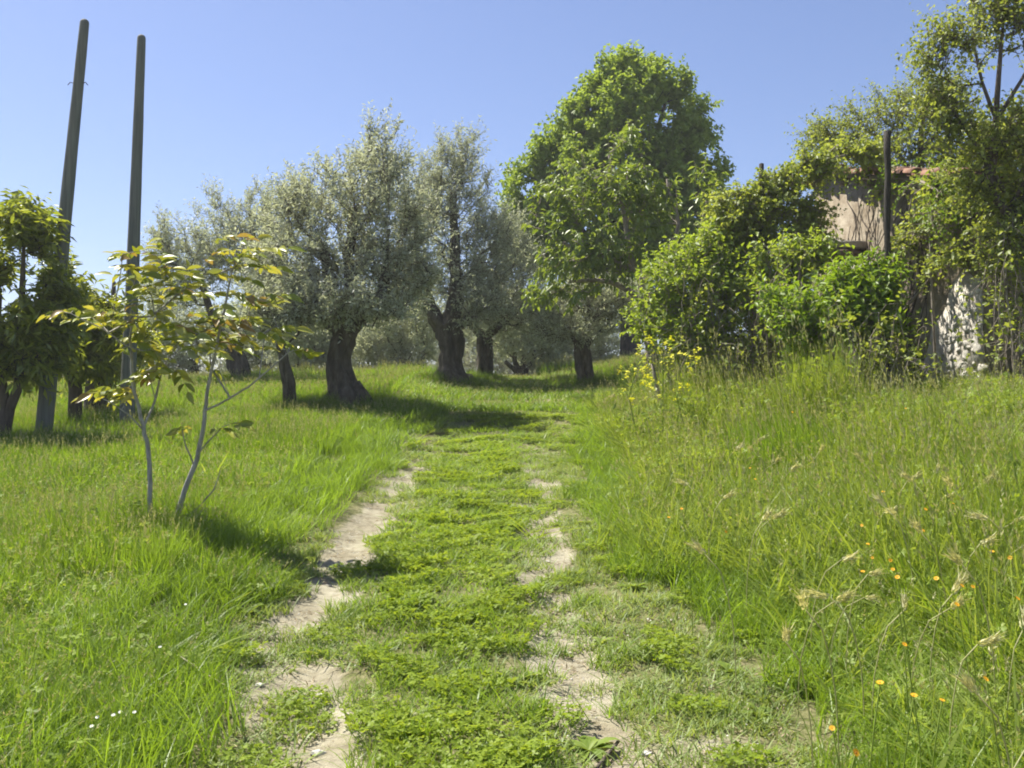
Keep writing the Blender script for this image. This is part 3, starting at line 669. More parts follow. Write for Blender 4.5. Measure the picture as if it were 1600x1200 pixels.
    # slabs of a broken lean-to on the wall
    for (s, z, ln, dp) in ((3.9, P(1305, 388, 16.6)[2], 1.1, .8), (2.75, P(1350, 415, 15.5)[2], .8, .45)):
        V, F = box(W3(s, -dp/2-.01, z), (dp/2, ln/2, .05), np.stack([n3, u3, (0, 0, 1)], 1)); V[:, 2] += .04*np.sin(V[:, 1]*9)
        part('ledge', V, F, M['stone_slab'], t)
        V, F = box(W3(s, -dp/2-.02, z-.11), (dp/2-.06, ln/2-.05, .055), np.stack([n3, u3, (0, 0, 1)], 1)); part('ledge_beam', V, F, M['beam'], t)
    return W3, Lw, lr, ze, zr
W3, Lw, lr_, ze_, zr_ = house()

# ------------------------------------------------------------------ thicket on the bank: shrubs, vines, brambles, tall airy tree
def thicket():
    d = 15.0
    g = ground_pt(1085, d)
    mk = lambda px, d, dx=0: [(ground_pt(px, d)-np.array((0, 0, .1)), .04), (ground_pt(px, d)+np.array((dx, 0, .5)), .035), (ground_pt(px, d)+np.array((dx*2, 0, 1.0)), .025)]
    SH = dict(leafm=M['shrub_leaf'], barkm=M['pale_twig'], per=4, L=.34, nleaf=7, leaf=(.085, .05), up=.35, out=.5, spread=.9, nrm_up=.7, twig=.004, stems=True, group='shrubs of the thicket on the bank')
    tree('shrub', 'broad leafy shrub at the front of the thicket behind the yellow flowers', 'shrub',
         [mk(1060, d), mk(1085, d, .1), mk(1110, d, .15), mk(1040, d, -.1)],
         [ell(1075, 455, 72, 60, d), ell(1040, 500, 52, 42, d), ell(1120, 480, 56, 52, d), ell(1110, 415, 50, 45, d), ell(1085, 520, 70, 36, d-.3)], 400, 301, gap=.25, gscale=2.2, **SH)
    d = 13.0
    SB = dict(SH); SB['leafm'] = M['bright_leaf']; SB['leaf'] = (.10, .042); SB['nleaf'] = 8
    tree('shrub', 'bright green shrub in front of the ruined house beside the dark trellis post', 'shrub',
         [mk(1310, d), mk(1330, d, .1), mk(1290, d, -.1)], [ell(1330, 478, 46, 34, d), ell(1285, 500, 50, 40, d), ell(1355, 508, 38, 44, d), ell(1238, 470, 34, 34, d+.4), ell(1310, 540, 60, 34, d), ell(1370, 450, 14, 26, d, .2), ell(1300, 440, 18, 22, d, .2)], 320, 302, gap=.3, gscale=2.2, **SB)
    d = 14.6
    tree('shrub', 'shaded shrub between the two trellis posts', 'shrub', [mk(1220, d), mk(1245, d, .08), mk(1200, d, -.06)],
         [ell(1225, 430, 52, 45, d), ell(1190, 470, 46, 42, d), ell(1255, 400, 36, 40, d), ell(1230, 500, 66, 40, d)], 300, 303, gap=.28, gscale=2.2, **SH)
    # vine mass arching over the trellis
    d = 15.3
    VN = dict(leafm=M['vine_leaf'], barkm=M['pale_twig'], per=4, L=.34, nleaf=9, leaf=(.066, .046), up=.1, out=.4, droop=.25, spread=.9, hang=.3, nrm_up=.6, twig=.005, stems=True, group='climbing plants over the trellis and house')
    tree('climbing_vine', 'leafy vine arching from the thicket up to the house roof', 'vine',
         [[(ground_pt(1205, d), .035), (P(1200, 430, d), .03), (P(1195, 340, d), .028), (P(1225, 290, d), .025), (P(1275, 255, d), .022), (P(1320, 243, d), .018)],
          [(P(1195, 350, d), .02), (P(1160, 320, d), .016), (P(1135, 330, d), .012)], [(P(1200, 340, d), .02), (P(1230, 330, d), .018), (P(1275, 300, d), .014)]],
         [ell(1150, 335, 38, 34, d), ell(1195, 330, 42, 50, d), ell(1235, 300, 42, 32, d), ell(1275, 262, 34, 24, d), ell(1335, 240, 46, 13, d+.4, .3), ell(1255, 345, 38, 40, d), ell(1130, 380, 32, 32, d), ell(1170, 390, 34, 34, d)],
         520, 311, gap=.2, gscale=2.3, **VN)
    def onwall(s, o, z): return W3(s, -o, z)
    zg = 1.8
    def lobe(s, z, rs, rz, o=.22, ro=.25):
        return W3(s, -o, z), np.array((ro, rs, rz))
    tree('climbing_vine', 'leafy vine hanging down the gable wall left of the white rubble', 'vine',
         [[(W3(2.2, -.15, zg), .03), (W3(2.0, -.14, 2.8), .028), (W3(1.9, -.14, 3.6), .022), (W3(1.5, -.15, 4.3), .015)], [(W3(2.0, -.14, 3.0), .02), (W3(1.2, -.14, 3.4), .016), (W3(.5, -.15, 3.9), .012)]],
         [lobe(1.3, 4.0, .6, .3), lobe(2.15, 3.0, .3, .45), lobe(1.0, 3.75, .7, .25), lobe(2.3, 2.4, .4, .4), lobe(.4, 3.7, .35, .6), lobe(.6, 4.62, .7, .26, .12, .35), lobe(1.5, 4.85, .7, .24, .12, .35), lobe(2.4, 5.05, .5, .16, .05, .3)], 95, 312, gap=.42, gscale=2.6, **VN)
    tree('climbing_vine', 'dull straggling vine over the shaded corner of the house', 'vine',
         [[(W3(-.3, .5, zg), .04), (W3(-.3, .45, 2.8), .035), (W3(-.25, .4, 3.7), .03), (W3(-.2, .3, 4.5), .02)], [(W3(-.3, .5, 2.2), .03), (W3(-.4, 1.0, 3.2), .025), (W3(-.4, 1.4, 4.2), .015)]],
         [(W3(-.3, .3, 4.3), np.array((.5, .3, .4))), (W3(-.35, 1.0, 3.6), np.array((.7, .3, .8))), (W3(-.3, .8, 4.7), np.array((.9, .4, .35))), (W3(-.4, 1.3, 2.6), np.array((.6, .3, .6))), (W3(-.5, .1, 4.0), np.array((.5, .3, .7))), (W3(-.4, .2, 5.0), np.array((.7, .4, .4)))], 240, 313, gap=.40, gscale=2.4, **VN)
    tree('climbing_vine', 'feathery light green vine curtain spilling over the roof edge', 'vine',
         [[(W3(.9, -.2, zg), .02), (W3(1.0, -.2, 3.2), .018), (W3(1.1, -.18, 4.6), .014)], [(W3(1.0, -.2, 3.4), .012), (W3(.4, -.22, 4.2), .01)]],
         [lobe(.3, 4.55, .5, .3, .15, .3), lobe(1.2, 4.85, .6, .3, .15, .3), lobe(2.2, 5.15, .5, .22, .1, .3), lobe(.4, 4.2, .35, .3, .25), lobe(3.2, 5.45, .5, .18, .05, .3)], 85, 314, gap=.4, gscale=2.6, **{**VN, 'leafm': M['bright_leaf'], 'leaf': (.055, .034), 'droop': .6})
    # airy tree behind and over the house
    d = 15.5
    RB = dict(leafm=M['robinia_leaf'], barkm=M['bark'], per=4, L=.42, nleaf=9, leaf=(.054, .034), up=.2, out=.5, spread=.95, nrm_up=.6, twig=.004)
    g = W3(-1.2, 1.7, 0); g[2] = hz(g[0], g[1])-.2
    dd = g[1]
    tree('airy_tree', 'tall airy tree with thin light foliage at the picture edge before the house corner', 'tree',
         [[(g, .085), (g+np.array((-.05, 0, 1.6)), .07), (P(1572, 330, dd), .055), (P(1556, 220, dd), .042), (P(1562, 100, dd), .026), (P(1570, 10, dd), .012)],
          limb((1570, 300, .03), (1540, 250, .024), (1500, 190, .016), (1470, 150, .01), d=dd), limb((1562, 200, .028), (1535, 130, .02), (1520, 60, .012), d=dd), limb((1562, 180, .028), (1610, 100, .02), (1640, 20, .012), d=dd), limb((1572, 330, .03), (1620, 260, .02), (1680, 200, .012), d=dd)],
         [ell(1560, 90, 74, 80, dd), ell(1490, 165, 50, 50, dd), ell(1490, 62, 34, 30, dd), ell(1560, 215, 75, 50, dd), ell(1640, 150, 70, 120, dd), ell(1455, 110, 30, 30, dd), ell(1560, 15, 70, 45, dd), ell(1690, 280, 80, 90, dd), ell(1600, 330, 60, 60, dd), ell(1570, 400, 36, 60, dd-.3, .4), ell(1520, 290, 40, 36, dd)],
         520, 321, gap=.3, gscale=1.9, shell=.6, tip=.005, rmax=.03, bf=.3, **RB)
    g = W3(5.9, 1.2, 0); g[2] = hz(g[0], g[1])-.2; dd = g[1]
    tree('airy_tree', 'airy light green tree rising behind the farmhouse roof', 'tree',
         [[(g, .10), (g+np.array((0, 0, 2.0)), .085), (P(1430, 290, dd), .07), (P(1440, 200, dd), .05), (P(1450, 130, dd), .02)],
          limb((1430, 280, .04), (1390, 225, .03), (1340, 200, .015), d=dd), limb((1436, 240, .04), (1490, 180, .03), (1530, 150, .015), d=dd), limb((1425, 300, .03), (1370, 250, .02), (1290, 210, .01), d=dd)],
         [ell(1400, 190, 60, 46, dd), ell(1335, 200, 50, 32, dd), ell(1285, 212, 34, 20, dd, .7), ell(1455, 165, 55, 55, dd), ell(1510, 190, 55, 55, dd), ell(1420, 240, 90, 30, dd), ell(1330, 228, 70, 24, dd), ell(1505, 250, 80, 40, dd), ell(1560, 230, 60, 50, dd)],
         560, 322, gap=.3, gscale=1.7, shell=.55, tip=.005, rmax=.05, bf=.3, **RB)
    # bramble tangles: grey brown canes
    def tangle(name, label, cx, cd, w, h, n, seed, mat, rad=.006, leafn=0, sp=.9):
        rng = np.random.default_rng(seed); g = ground_pt(cx, cd); t = thing(name, label, 'bramble', g, 'bramble tangles on the bank')
        acc = Acc(); tips = []; bs = []
        for _ in range(n):
            a = g + np.array((rng.uniform(-w, w), rng.uniform(-.35, .35), -.05)); hgt = h*rng.uniform(.45, 1.05)
            e = a + np.array((rng.uniform(-sp, sp), rng.uniform(-.4, .4), hgt*rng.uniform(.3, .9))); m = (a+e)/2 + np.array((rng.uniform(-.3, .3), rng.uniform(-.2, .2), hgt*.5))
            q = catmull(np.array([a, m, e, e+np.array((rng.uniform(-.3, .3), 0, -.2*rng.random()))]), .12); q[1:] += rng.normal(size=(len(q)-1, 3))*.012
            acc.add(*tube(q, np.linspace(rad, rad*.5, len(q)), 4)); tips += [q[-1], q[len(q)//2], q[3*len(q)//4]]; bs += [q[-2], q[len(q)//2-1], q[3*len(q)//4-1]]
        V, F, _ = acc.get(); part('canes', V, F, mat, t)
        (lv, lf), _ = foliage(np.array(tips), np.array(bs), g, rng, per=2, L=.2, nleaf=max(1, leafn), leaf=(.07, .045), up=.2, out=.4, spread=.9, nrm_up=.6)
        part('foliage', lv, lf, M['vine_leaf'], t)
    tangle('bramble', 'grey bramble tangle around the rusty iron post', 1175, 14.2, .7, 1.7, 110, 401, M['pale_twig'], leafn=2)
    tangle('bramble', 'tall arching bramble canes above the leafy shrub by the yellow flowers', 1120, 14.4, .6, 2.7, 60, 404, M['pale_twig'], leafn=3, sp=.7)
    tangle('bramble', 'bramble canes between the thicket post and the house wall', 1262, 14.0, .5, 2.6, 55, 405, M['pale_twig'], leafn=3, sp=.6)
    tangle('bramble', 'bare bramble canes climbing before the sunlit plaster wall', 1365, 12.4, .35, 1.6, 55, 402, M['pale_twig'], leafn=3, sp=.4)
    tangle('bramble', 'dense grey bramble tangle under the airy tree at the picture edge', 1640, 11.6, .45, 2.6, 120, 403, M['pale_twig'], leafn=3, sp=.5)
    # dry vine stems over the plaster
    rng = np.random.default_rng(9); g = W3(3.2, -.05, hz(*W3(3.2, -.05, 0)[:2])); t = thing('dry_vine', 'web of leafless vine stems across the bare beige plaster', 'vine', g, 'climbing plants over the trellis and house')
    acc = Acc()
    for _ in range(60):
        s = rng.uniform(1.6, 5.0); z = rng.uniform(2.0, 2.8); q = [W3(s, -.03, z)]
        ds = rng.normal()*.12
        for k in range(int(rng.integers(6, 13))):
            ds = ds*.7 + rng.normal()*.10; s = min(max(s+ds, .6), Lw-.05); z += rng.uniform(.12, .32)
            top = ze_ + (zr_-ze_)*min(s/lr_, 1) - .15
            if z > top: break
            q.append(W3(s, -.025-.04*rng.random(), z))
        if len(q) > 2: acc.add(*tube(catmull(np.array(q), .12), rng.uniform(.005, .012), 4))
    V, F, _ = acc.get(); part('stems', V, F, M['bark'], t)
thicket()

# ------------------------------------------------------------------ sapling with big bronze leaves: every leaflet a part
def big_leaf(mat, curl, wid):
    n = 6; t = np.linspace(0, 1, n); w = np.sin(np.pi*t**.8)**.85*wid*.5; w[-1] = 0; w[0] = .03*wid
    zc = -curl*t**2
    V = []; F = []
    for i in range(n):
        V += [(-w[i], t[i], zc[i]+w[i]*.45), (0, t[i], zc[i]), (w[i], t[i], zc[i]+w[i]*.45)]
    for i in range(n-1):
        b = 3*i
        F += [(b, b+1, b+4), (b, b+4, b+3), (b+1, b+2, b+5), (b+1, b+5, b+4)]
    return mesh_np('leaf', np.array(V), np.array(F), mat, smooth=True)
def sapling():
    d = 7.6; rng = np.random.default_rng(31)
    g = ground_pt(252, d)
    t = thing('sapling', 'young two-stemmed sapling with large bronze and yellow-green leaves in tall grass', 'sapling', g)
    l1 = [(ground_pt(236, d)-np.array((0, 0, .1)), .025), (P(235, 780, d), .023), (P(233, 715, d), .022), (P(224, 665, d), .020), (P(210, 610, d), .017), (P(205, 560, d), .014), (P(204, 500, d), .010), (P(212, 430, d), .006)]
    l2 = [(ground_pt(268, d)-np.array((0, 0, .1)), .028), (P(283, 785, d), .026), (P(303, 730, d), .024), (P(316, 680, d), .021), (P(321, 630, d), .018), (P(330, 580, d), .015), (P(345, 510, d), .012), (P(360, 440, d), .009), (P(370, 390, d), .005)]
    l3 = [(P(224, 668, d), .012), (P(243, 625, d+.1), .011), (P(252, 580, d+.15), .010), (P(275, 540, d+.2), .007), (P(290, 500, d+.2), .005)]
    l4 = [(P(320, 642, d), .011), (P(360, 622, d-.1), .010), (P(405, 590, d-.2), .008), (P(450, 550, d-.25), .005)]
    l5 = [(P(224, 672, d), .009), (P(190, 640, d-.1), .007), (P(160, 622, d-.2), .004)]
    l6 = [(P(303, 728, d), .008), (P(292, 700, d-.05), .007), (P(285, 672, d-.1), .004)]
    l7 = [(P(310, 708, d), .008), (P(330, 685, d-.08), .007), (P(345, 670, d-.1), .004)]
    l8 = [(P(205, 560, d), .009), (P(170, 520, d-.1), .007), (P(110, 490, d-.2), .004)]
    l9 = [(P(285, 812, d), .009), (P(312, 790, d-.05), .008), (P(334, 765, d-.1), .006), (P(344, 735, d-.1), .003)]
    acc = Acc()
    limbs = [l1, l2, l3, l4, l5, l6, l7, l8, l9]
    for i, L in enumerate(limbs):
        q = catmull(np.array([[*p, r*.82] for p, r in L]), .06); q[1:, :3] += rng.normal(size=(len(q)-1, 3))*.003
        V, F = tube(q[:, :3], q[:, 3], 9, .04, i)
        if i < 2: part('stem', V, F, M['sapling_bark'], t, smooth=True)
        else: acc.add(V, F)
    lobes = [ell(365, 405, 52, 36, d, .3), ell(290, 455, 90, 42, d, .4), ell(235, 420, 60, 32, d, .3), ell(140, 490, 66, 16, d, .3), ell(215, 500, 70, 40, d, .4), ell(415, 530, 60, 20, d, .3), ell(300, 540, 100, 40, d, .4), ell(330, 500, 70, 40, d, .4), ell(180, 610, 40, 12, d, .2), ell(250, 575, 60, 26, d, .3), ell(395, 470, 40, 18, d, .3)]
    T = sample_lobes(lobes, 118, rng, .65)
    T = np.vstack([T, [P(345, 668, d-.1), P(285, 668, d-.1), P(370, 660, d-.1), P(205, 618, d), P(385, 372, d), P(345, 372, d), P(430, 385, d), P(90, 485, d-.2), P(470, 545, d-.2), P(195, 395, d), P(245, 400, d)]])
    ap, par, nl = grow([np.array([p for p, _ in L]) for L in limbs], T, .3)
    b = branch_mesh(ap, par, nl, tip=.0032, rmax=.008, jit=.03, rng=rng, sides=5)
    V, F, _ = b.get(); acc.add(V, F); V, F, _ = acc.get(); part('branches', V, F, M['sapling_bark'], t, smooth=True)
    meshes = {m: [big_leaf(M[m], c, w) for c, w in ((.22, .42), (.42, .46), (.12, .38))] for m in ('sapling_green', 'sapling_bronze', 'sapling_yellow')}
    base = np.array(t.location); made = 0
    centre = P(285, 520, d)
    order = rng.permutation(np.arange(nl, len(ap))); rest = Acc()
    for i in order:
        tip = ap[i]; dirn = norm(tip-ap[par[i]]); 
        h = norm((tip-centre)*np.array((1, .8, .35)) + dirn*.25 + rng.normal(size=3)*.15); h[2] = h[2]*.5+.05; h = norm(h)
        young = (tip[2]-P(0, 640, d)[2])/(P(0, 365, d)[2]-P(0, 640, d)[2]) + rng.normal()*.25
        k = int(rng.integers(5, 8)); ln = .042*k
        side = norm(np.cross(h, (0, 0, 1)))
        for j in range(k):
            frac = (j//2+1)/((k+1)//2) if j < k-1 else 1.0
            pos = tip + h*(ln*frac*.8-.10) - np.array((0, 0, .04*frac**2))
            if j == k-1: ld = norm(h + np.array((0, 0, -.25)))
            else: ld = norm(h*.55 + side*(1 if j % 2 else -1)*.85 + np.array((0, 0, rng.uniform(-.45, .1))))
            nrm = norm(np.array((-.15, -.45, 1.0)) + rng.normal(size=3)*.55)
            X = norm(np.cross(ld, nrm)); Z = np.cross(X, ld)
            L = rng.uniform(.085, .15)
            r = rng.random()
            mk = 'sapling_bronze' if r < .14+.12*(young > .7) else ('sapling_yellow' if r < .46 else 'sapling_green')
            if made >= 300:
                Rn = np.stack([X, ld, Z], 1); me = meshes[mk][0]; vv = np.zeros(len(me.vertices)*3); me.vertices.foreach_get('co', vv)
                rest.add((vv.reshape(-1, 3)*L) @ Rn.T + pos, np.array([tuple(p.vertices) for p in me.polygons]), 0 if mk == 'sapling_green' else 1); made += 1; continue
            o = obj('leaf', meshes[mk][rng.integers(3)], t)
            R = Matrix((Vector(X), Vector(ld), Vector(Z))).transposed().to_4x4()
            o.matrix_local = Matrix.Translation(Vector(pos-base)) @ R @ Matrix.Scale(L, 4); made += 1
    if rest.n:
        V, F, mi = rest.get(); part('foliage', V, F, [M['sapling_green'], M['sapling_yellow']], t, smooth=True, midx=mi)['kind'] = 'stuff'
sapling()

# ------------------------------------------------------------------ grass and ground cover (scattered by geometry nodes)
def blades(n, rad, h, w, lean, bend, rng, segs=3, hvar=.5):
    a = rng.random(n)*2*math.pi; r = rad*np.sqrt(rng.random(n)); p = np.stack([np.cos(a)*r, np.sin(a)*r, np.full(n, -.02)], 1)
    az = rng.random(n)*2*math.pi; D = np.stack([np.cos(az), np.sin(az), np.zeros(n)], 1); Sd = np.stack([-np.sin(az), np.cos(az), np.zeros(n)], 1)
    tw = rng.normal(size=n)*.6; Sd = norm(Sd*np.cos(tw)[:, None] + D*np.sin(tw)[:, None])
    H = h*(1-hvar + hvar*1.3*rng.random(n)); le = lean*rng.random(n); be = bend*rng.random(n)
    V = []; 
    for s in range(segs):
        t = s/segs; c = p + D*((le*t + be*t*t)*H)[:, None] + np.array((0, 0, 1.0))*((t - .35*be*t*t)*H)[:, None]
        ww = (w*(1-.55*t)*(.7+.6*rng.random(n)))[:, None]*.5
        V += [c - Sd*ww, c + Sd*ww]
    t = 1.0; V.append(p + D*((le+be)*H)[:, None] + np.array((0, 0, 1.0))*((1-.35*be)*H)[:, None])
    k = len(V); V = np.stack(V, 1).reshape(-1, 3); b = np.arange(n)[:, None]*k; f = []
    for s in range(segs-1):
        q = 2*s; f += [(q, q+1, q+3), (q, q+3, q+2)]
    f.append((2*segs-2, 2*segs-1, 2*segs))
    F = np.concatenate([b + np.array([x]) for x in f], 1).reshape(-1, 3)
    return V, F
def seedheads(n, rad, h, rng, size=.03):
    """Thin stalks ending in a loose spikelet head."""
    sv, sf = blades(n, rad, h, .003, .25, .25, rng, 3, .3)
    k = 7; tips = sv.reshape(n, k, 3)[:, -1]; prev = sv.reshape(n, k, 3)[:, -2]
    m = 7; d = norm(tips-prev); p = np.repeat(tips, m, 0) - np.repeat(d, m, 0)*(rng.random(n*m)*size*3)[:, None]
    ld = norm(np.repeat(d, m, 0) + rand_dirs(n*m, rng)*.6); L = size*(.6+.6*rng.random(n*m))
    return (sv, sf), leaves_geo(p, ld, rand_dirs(n*m, rng), L, L*.34)
def clover_patch(n, rad, h, size, rng):
    acc = Acc(); a = rng.random(n)*2*math.pi; r = rad*np.sqrt(rng.random(n)); hh = h*(.35+.75*rng.random(n))
    c = np.stack([np.cos(a)*r, np.sin(a)*r, hh], 1)
    tilt = norm(np.array((0, 0, 1.0)) + rng.normal(size=(n, 3))*.42)
    for k in range(3):
        an = k*2*math.pi/3 + rng.random(n)*.8 + a
        d0 = np.stack([np.cos(an), np.sin(an), np.zeros(n)], 1); d0 = norm(d0 - tilt*np.sum(d0*tilt, 1)[:, None])
        s = np.cross(d0, tilt); L = size*(.7+.6*rng.random(n))[:, None]
        V = np.stack([c, c+d0*L*.4+s*L*.36+tilt*L*.08, c+d0*L*.95+s*L*.30, c+d0*L*.85, c+d0*L*.95-s*L*.30, c+d0*L*.4-s*L*.36+tilt*L*.08], 1).reshape(-1, 3)
        b = np.arange(n)[:, None]*6
        F = np.concatenate([b+np.array([x]) for x in ((0, 1, 2), (0, 2, 3), (0, 3, 4), (0, 4, 5))], 1).reshape(-1, 3)
        acc.add(V, F)
    V, F, _ = acc.get(); return V, F
def rosette(n, size, w, rng, lift=.5):
    az = np.linspace(0, 2*math.pi, n, endpoint=False) + rng.random(n)*.5; el = lift*(.3+.9*rng.random(n))
    d = np.stack([np.cos(az)*np.cos(el), np.sin(az)*np.cos(el), np.sin(el)], 1); L = size*(.6+.6*rng.random(n))
    acc = Acc(); Wd = L*w
    s = norm(np.cross(d, (0, 0, 1.0))); m = np.cross(s, d)
    ts = (0, .3, .6, .85); ws = (.12, .42, .5, .32); V = []
    for t, q in zip(ts, ws):
        c = d*(L*t)[:, None] - np.array((0, 0, 1.0))*(L*.35*t*t)[:, None]
        V += [c+s*(Wd*q)[:, None]+m*(Wd*q*.4)[:, None], c, c-s*(Wd*q)[:, None]+m*(Wd*q*.4)[:, None]]
    V.append(d*L[:, None] - np.array((0, 0, 1.0))*(L*.38)[:, None]); k = len(V); V = np.stack(V, 1).reshape(-1, 3)
    f = []
    for i in range(3):
        b = 3*i; f += [(b, b+1, b+4), (b, b+4, b+3), (b+1, b+2, b+5), (b+1, b+5, b+4)]
    f += [(9, 10, 12), (10, 11, 12)]
    b = np.arange(n)[:, None]*k
    return V, np.concatenate([b+np.array([x]) for x in f], 1).reshape(-1, 3)

def source(prefix, meshes):
    c = bpy.data.collections.new(prefix + '_sources')          # not linked to the scene
    for i, me in enumerate(meshes):
        o = bpy.data.objects.new('%s_source_%02d' % (prefix, i), me); c.objects.link(o)
    return c, len(meshes)
def scatter(name, label, src, pts, scl, rot, idx):
    coll, nvar = src; n = len(pts)
    me = bpy.data.meshes.new(name); me.vertices.add(n); me.vertices.foreach_set('co', np.ascontiguousarray(pts, np.float32).ravel())
    def attr(nm, ty, key, arr):
        a = me.attributes.new(nm, ty, 'POINT'); a.data.foreach_set(key, arr)
    attr('rot', 'FLOAT_VECTOR', 'vector', np.ascontiguousarray(rot, np.float32).ravel())
    attr('scl', 'FLOAT_VECTOR', 'vector', np.ascontiguousarray(scl, np.float32).ravel())
    attr('idx', 'INT', 'value', np.ascontiguousarray(idx, np.int32))
    me.update()
    o = obj(name, me); tag(o, label, None, None, 'stuff')
    ng = bpy.data.node_groups.new(name, 'GeometryNodeTree')
    ng.interface.new_socket('Geometry', in_out='INPUT', socket_type='NodeSocketGeometry')
    ng.interface.new_socket('Geometry', in_out='OUTPUT', socket_type='NodeSocketGeometry')
    N = ng.nodes; gi = N.new('NodeGroupInput'); go = N.new('NodeGroupOutput')
    ci = N.new('GeometryNodeCollectionInfo'); ci.inputs['Collection'].default_value = coll; ci.inputs['Separate Children'].default_value = True; ci.inputs['Reset Children'].default_value = True
    ip = N.new('GeometryNodeInstanceOnPoints'); ip.inputs['Pick Instance'].default_value = True
    def na(nm, ty):
        q = N.new('GeometryNodeInputNamedAttribute'); q.data_type = ty; q.inputs['Name'].default_value = nm; return q.outputs['Attribute']
    L = ng.links.new
    L(gi.outputs[0], ip.inputs['Points']); L(ci.outputs[0], ip.inputs['Instance']); L(na('idx', 'INT'), ip.inputs['Instance Index'])
    L(na('rot', 'FLOAT_VECTOR'), ip.inputs['Rotation']); L(na('scl', 'FLOAT_VECTOR'), ip.inputs['Scale']); L(ip.outputs[0], go.inputs[0])
    md = o.modifiers.new('scatter', 'NODES'); md.node_group = ng
    return o

def pebble(r, s):
    a = np.linspace(0, 2*math.pi, 5, endpoint=False); k = .7+.6*r.random(5)
    V = np.vstack([np.stack([np.cos(a)*k, np.sin(a)*k, np.zeros(5)], 1), np.stack([np.cos(a)*k*.7, np.sin(a)*k*.7, np.full(5, .55)], 1), [(0, 0, .75)]])*s + np.array((*r.uniform(-.1, .1, 2), -.001))
    F = []
    for i in range(5):
        j = (i+1) % 5; F += [(i, j, 5+j), (i, 5+j, 5+i), (5+i, 5+j, 10)]
    return V, np.array(F)
def tuft_mesh(nm, parts_):
    acc = Acc(); mats = []
    for (V, F), m in parts_:
        if m not in mats: mats.append(m)
        acc.add(V, F, mats.index(m))
    V, F, mi = acc.get(); return mesh_np(nm, V, F, mats, mi)

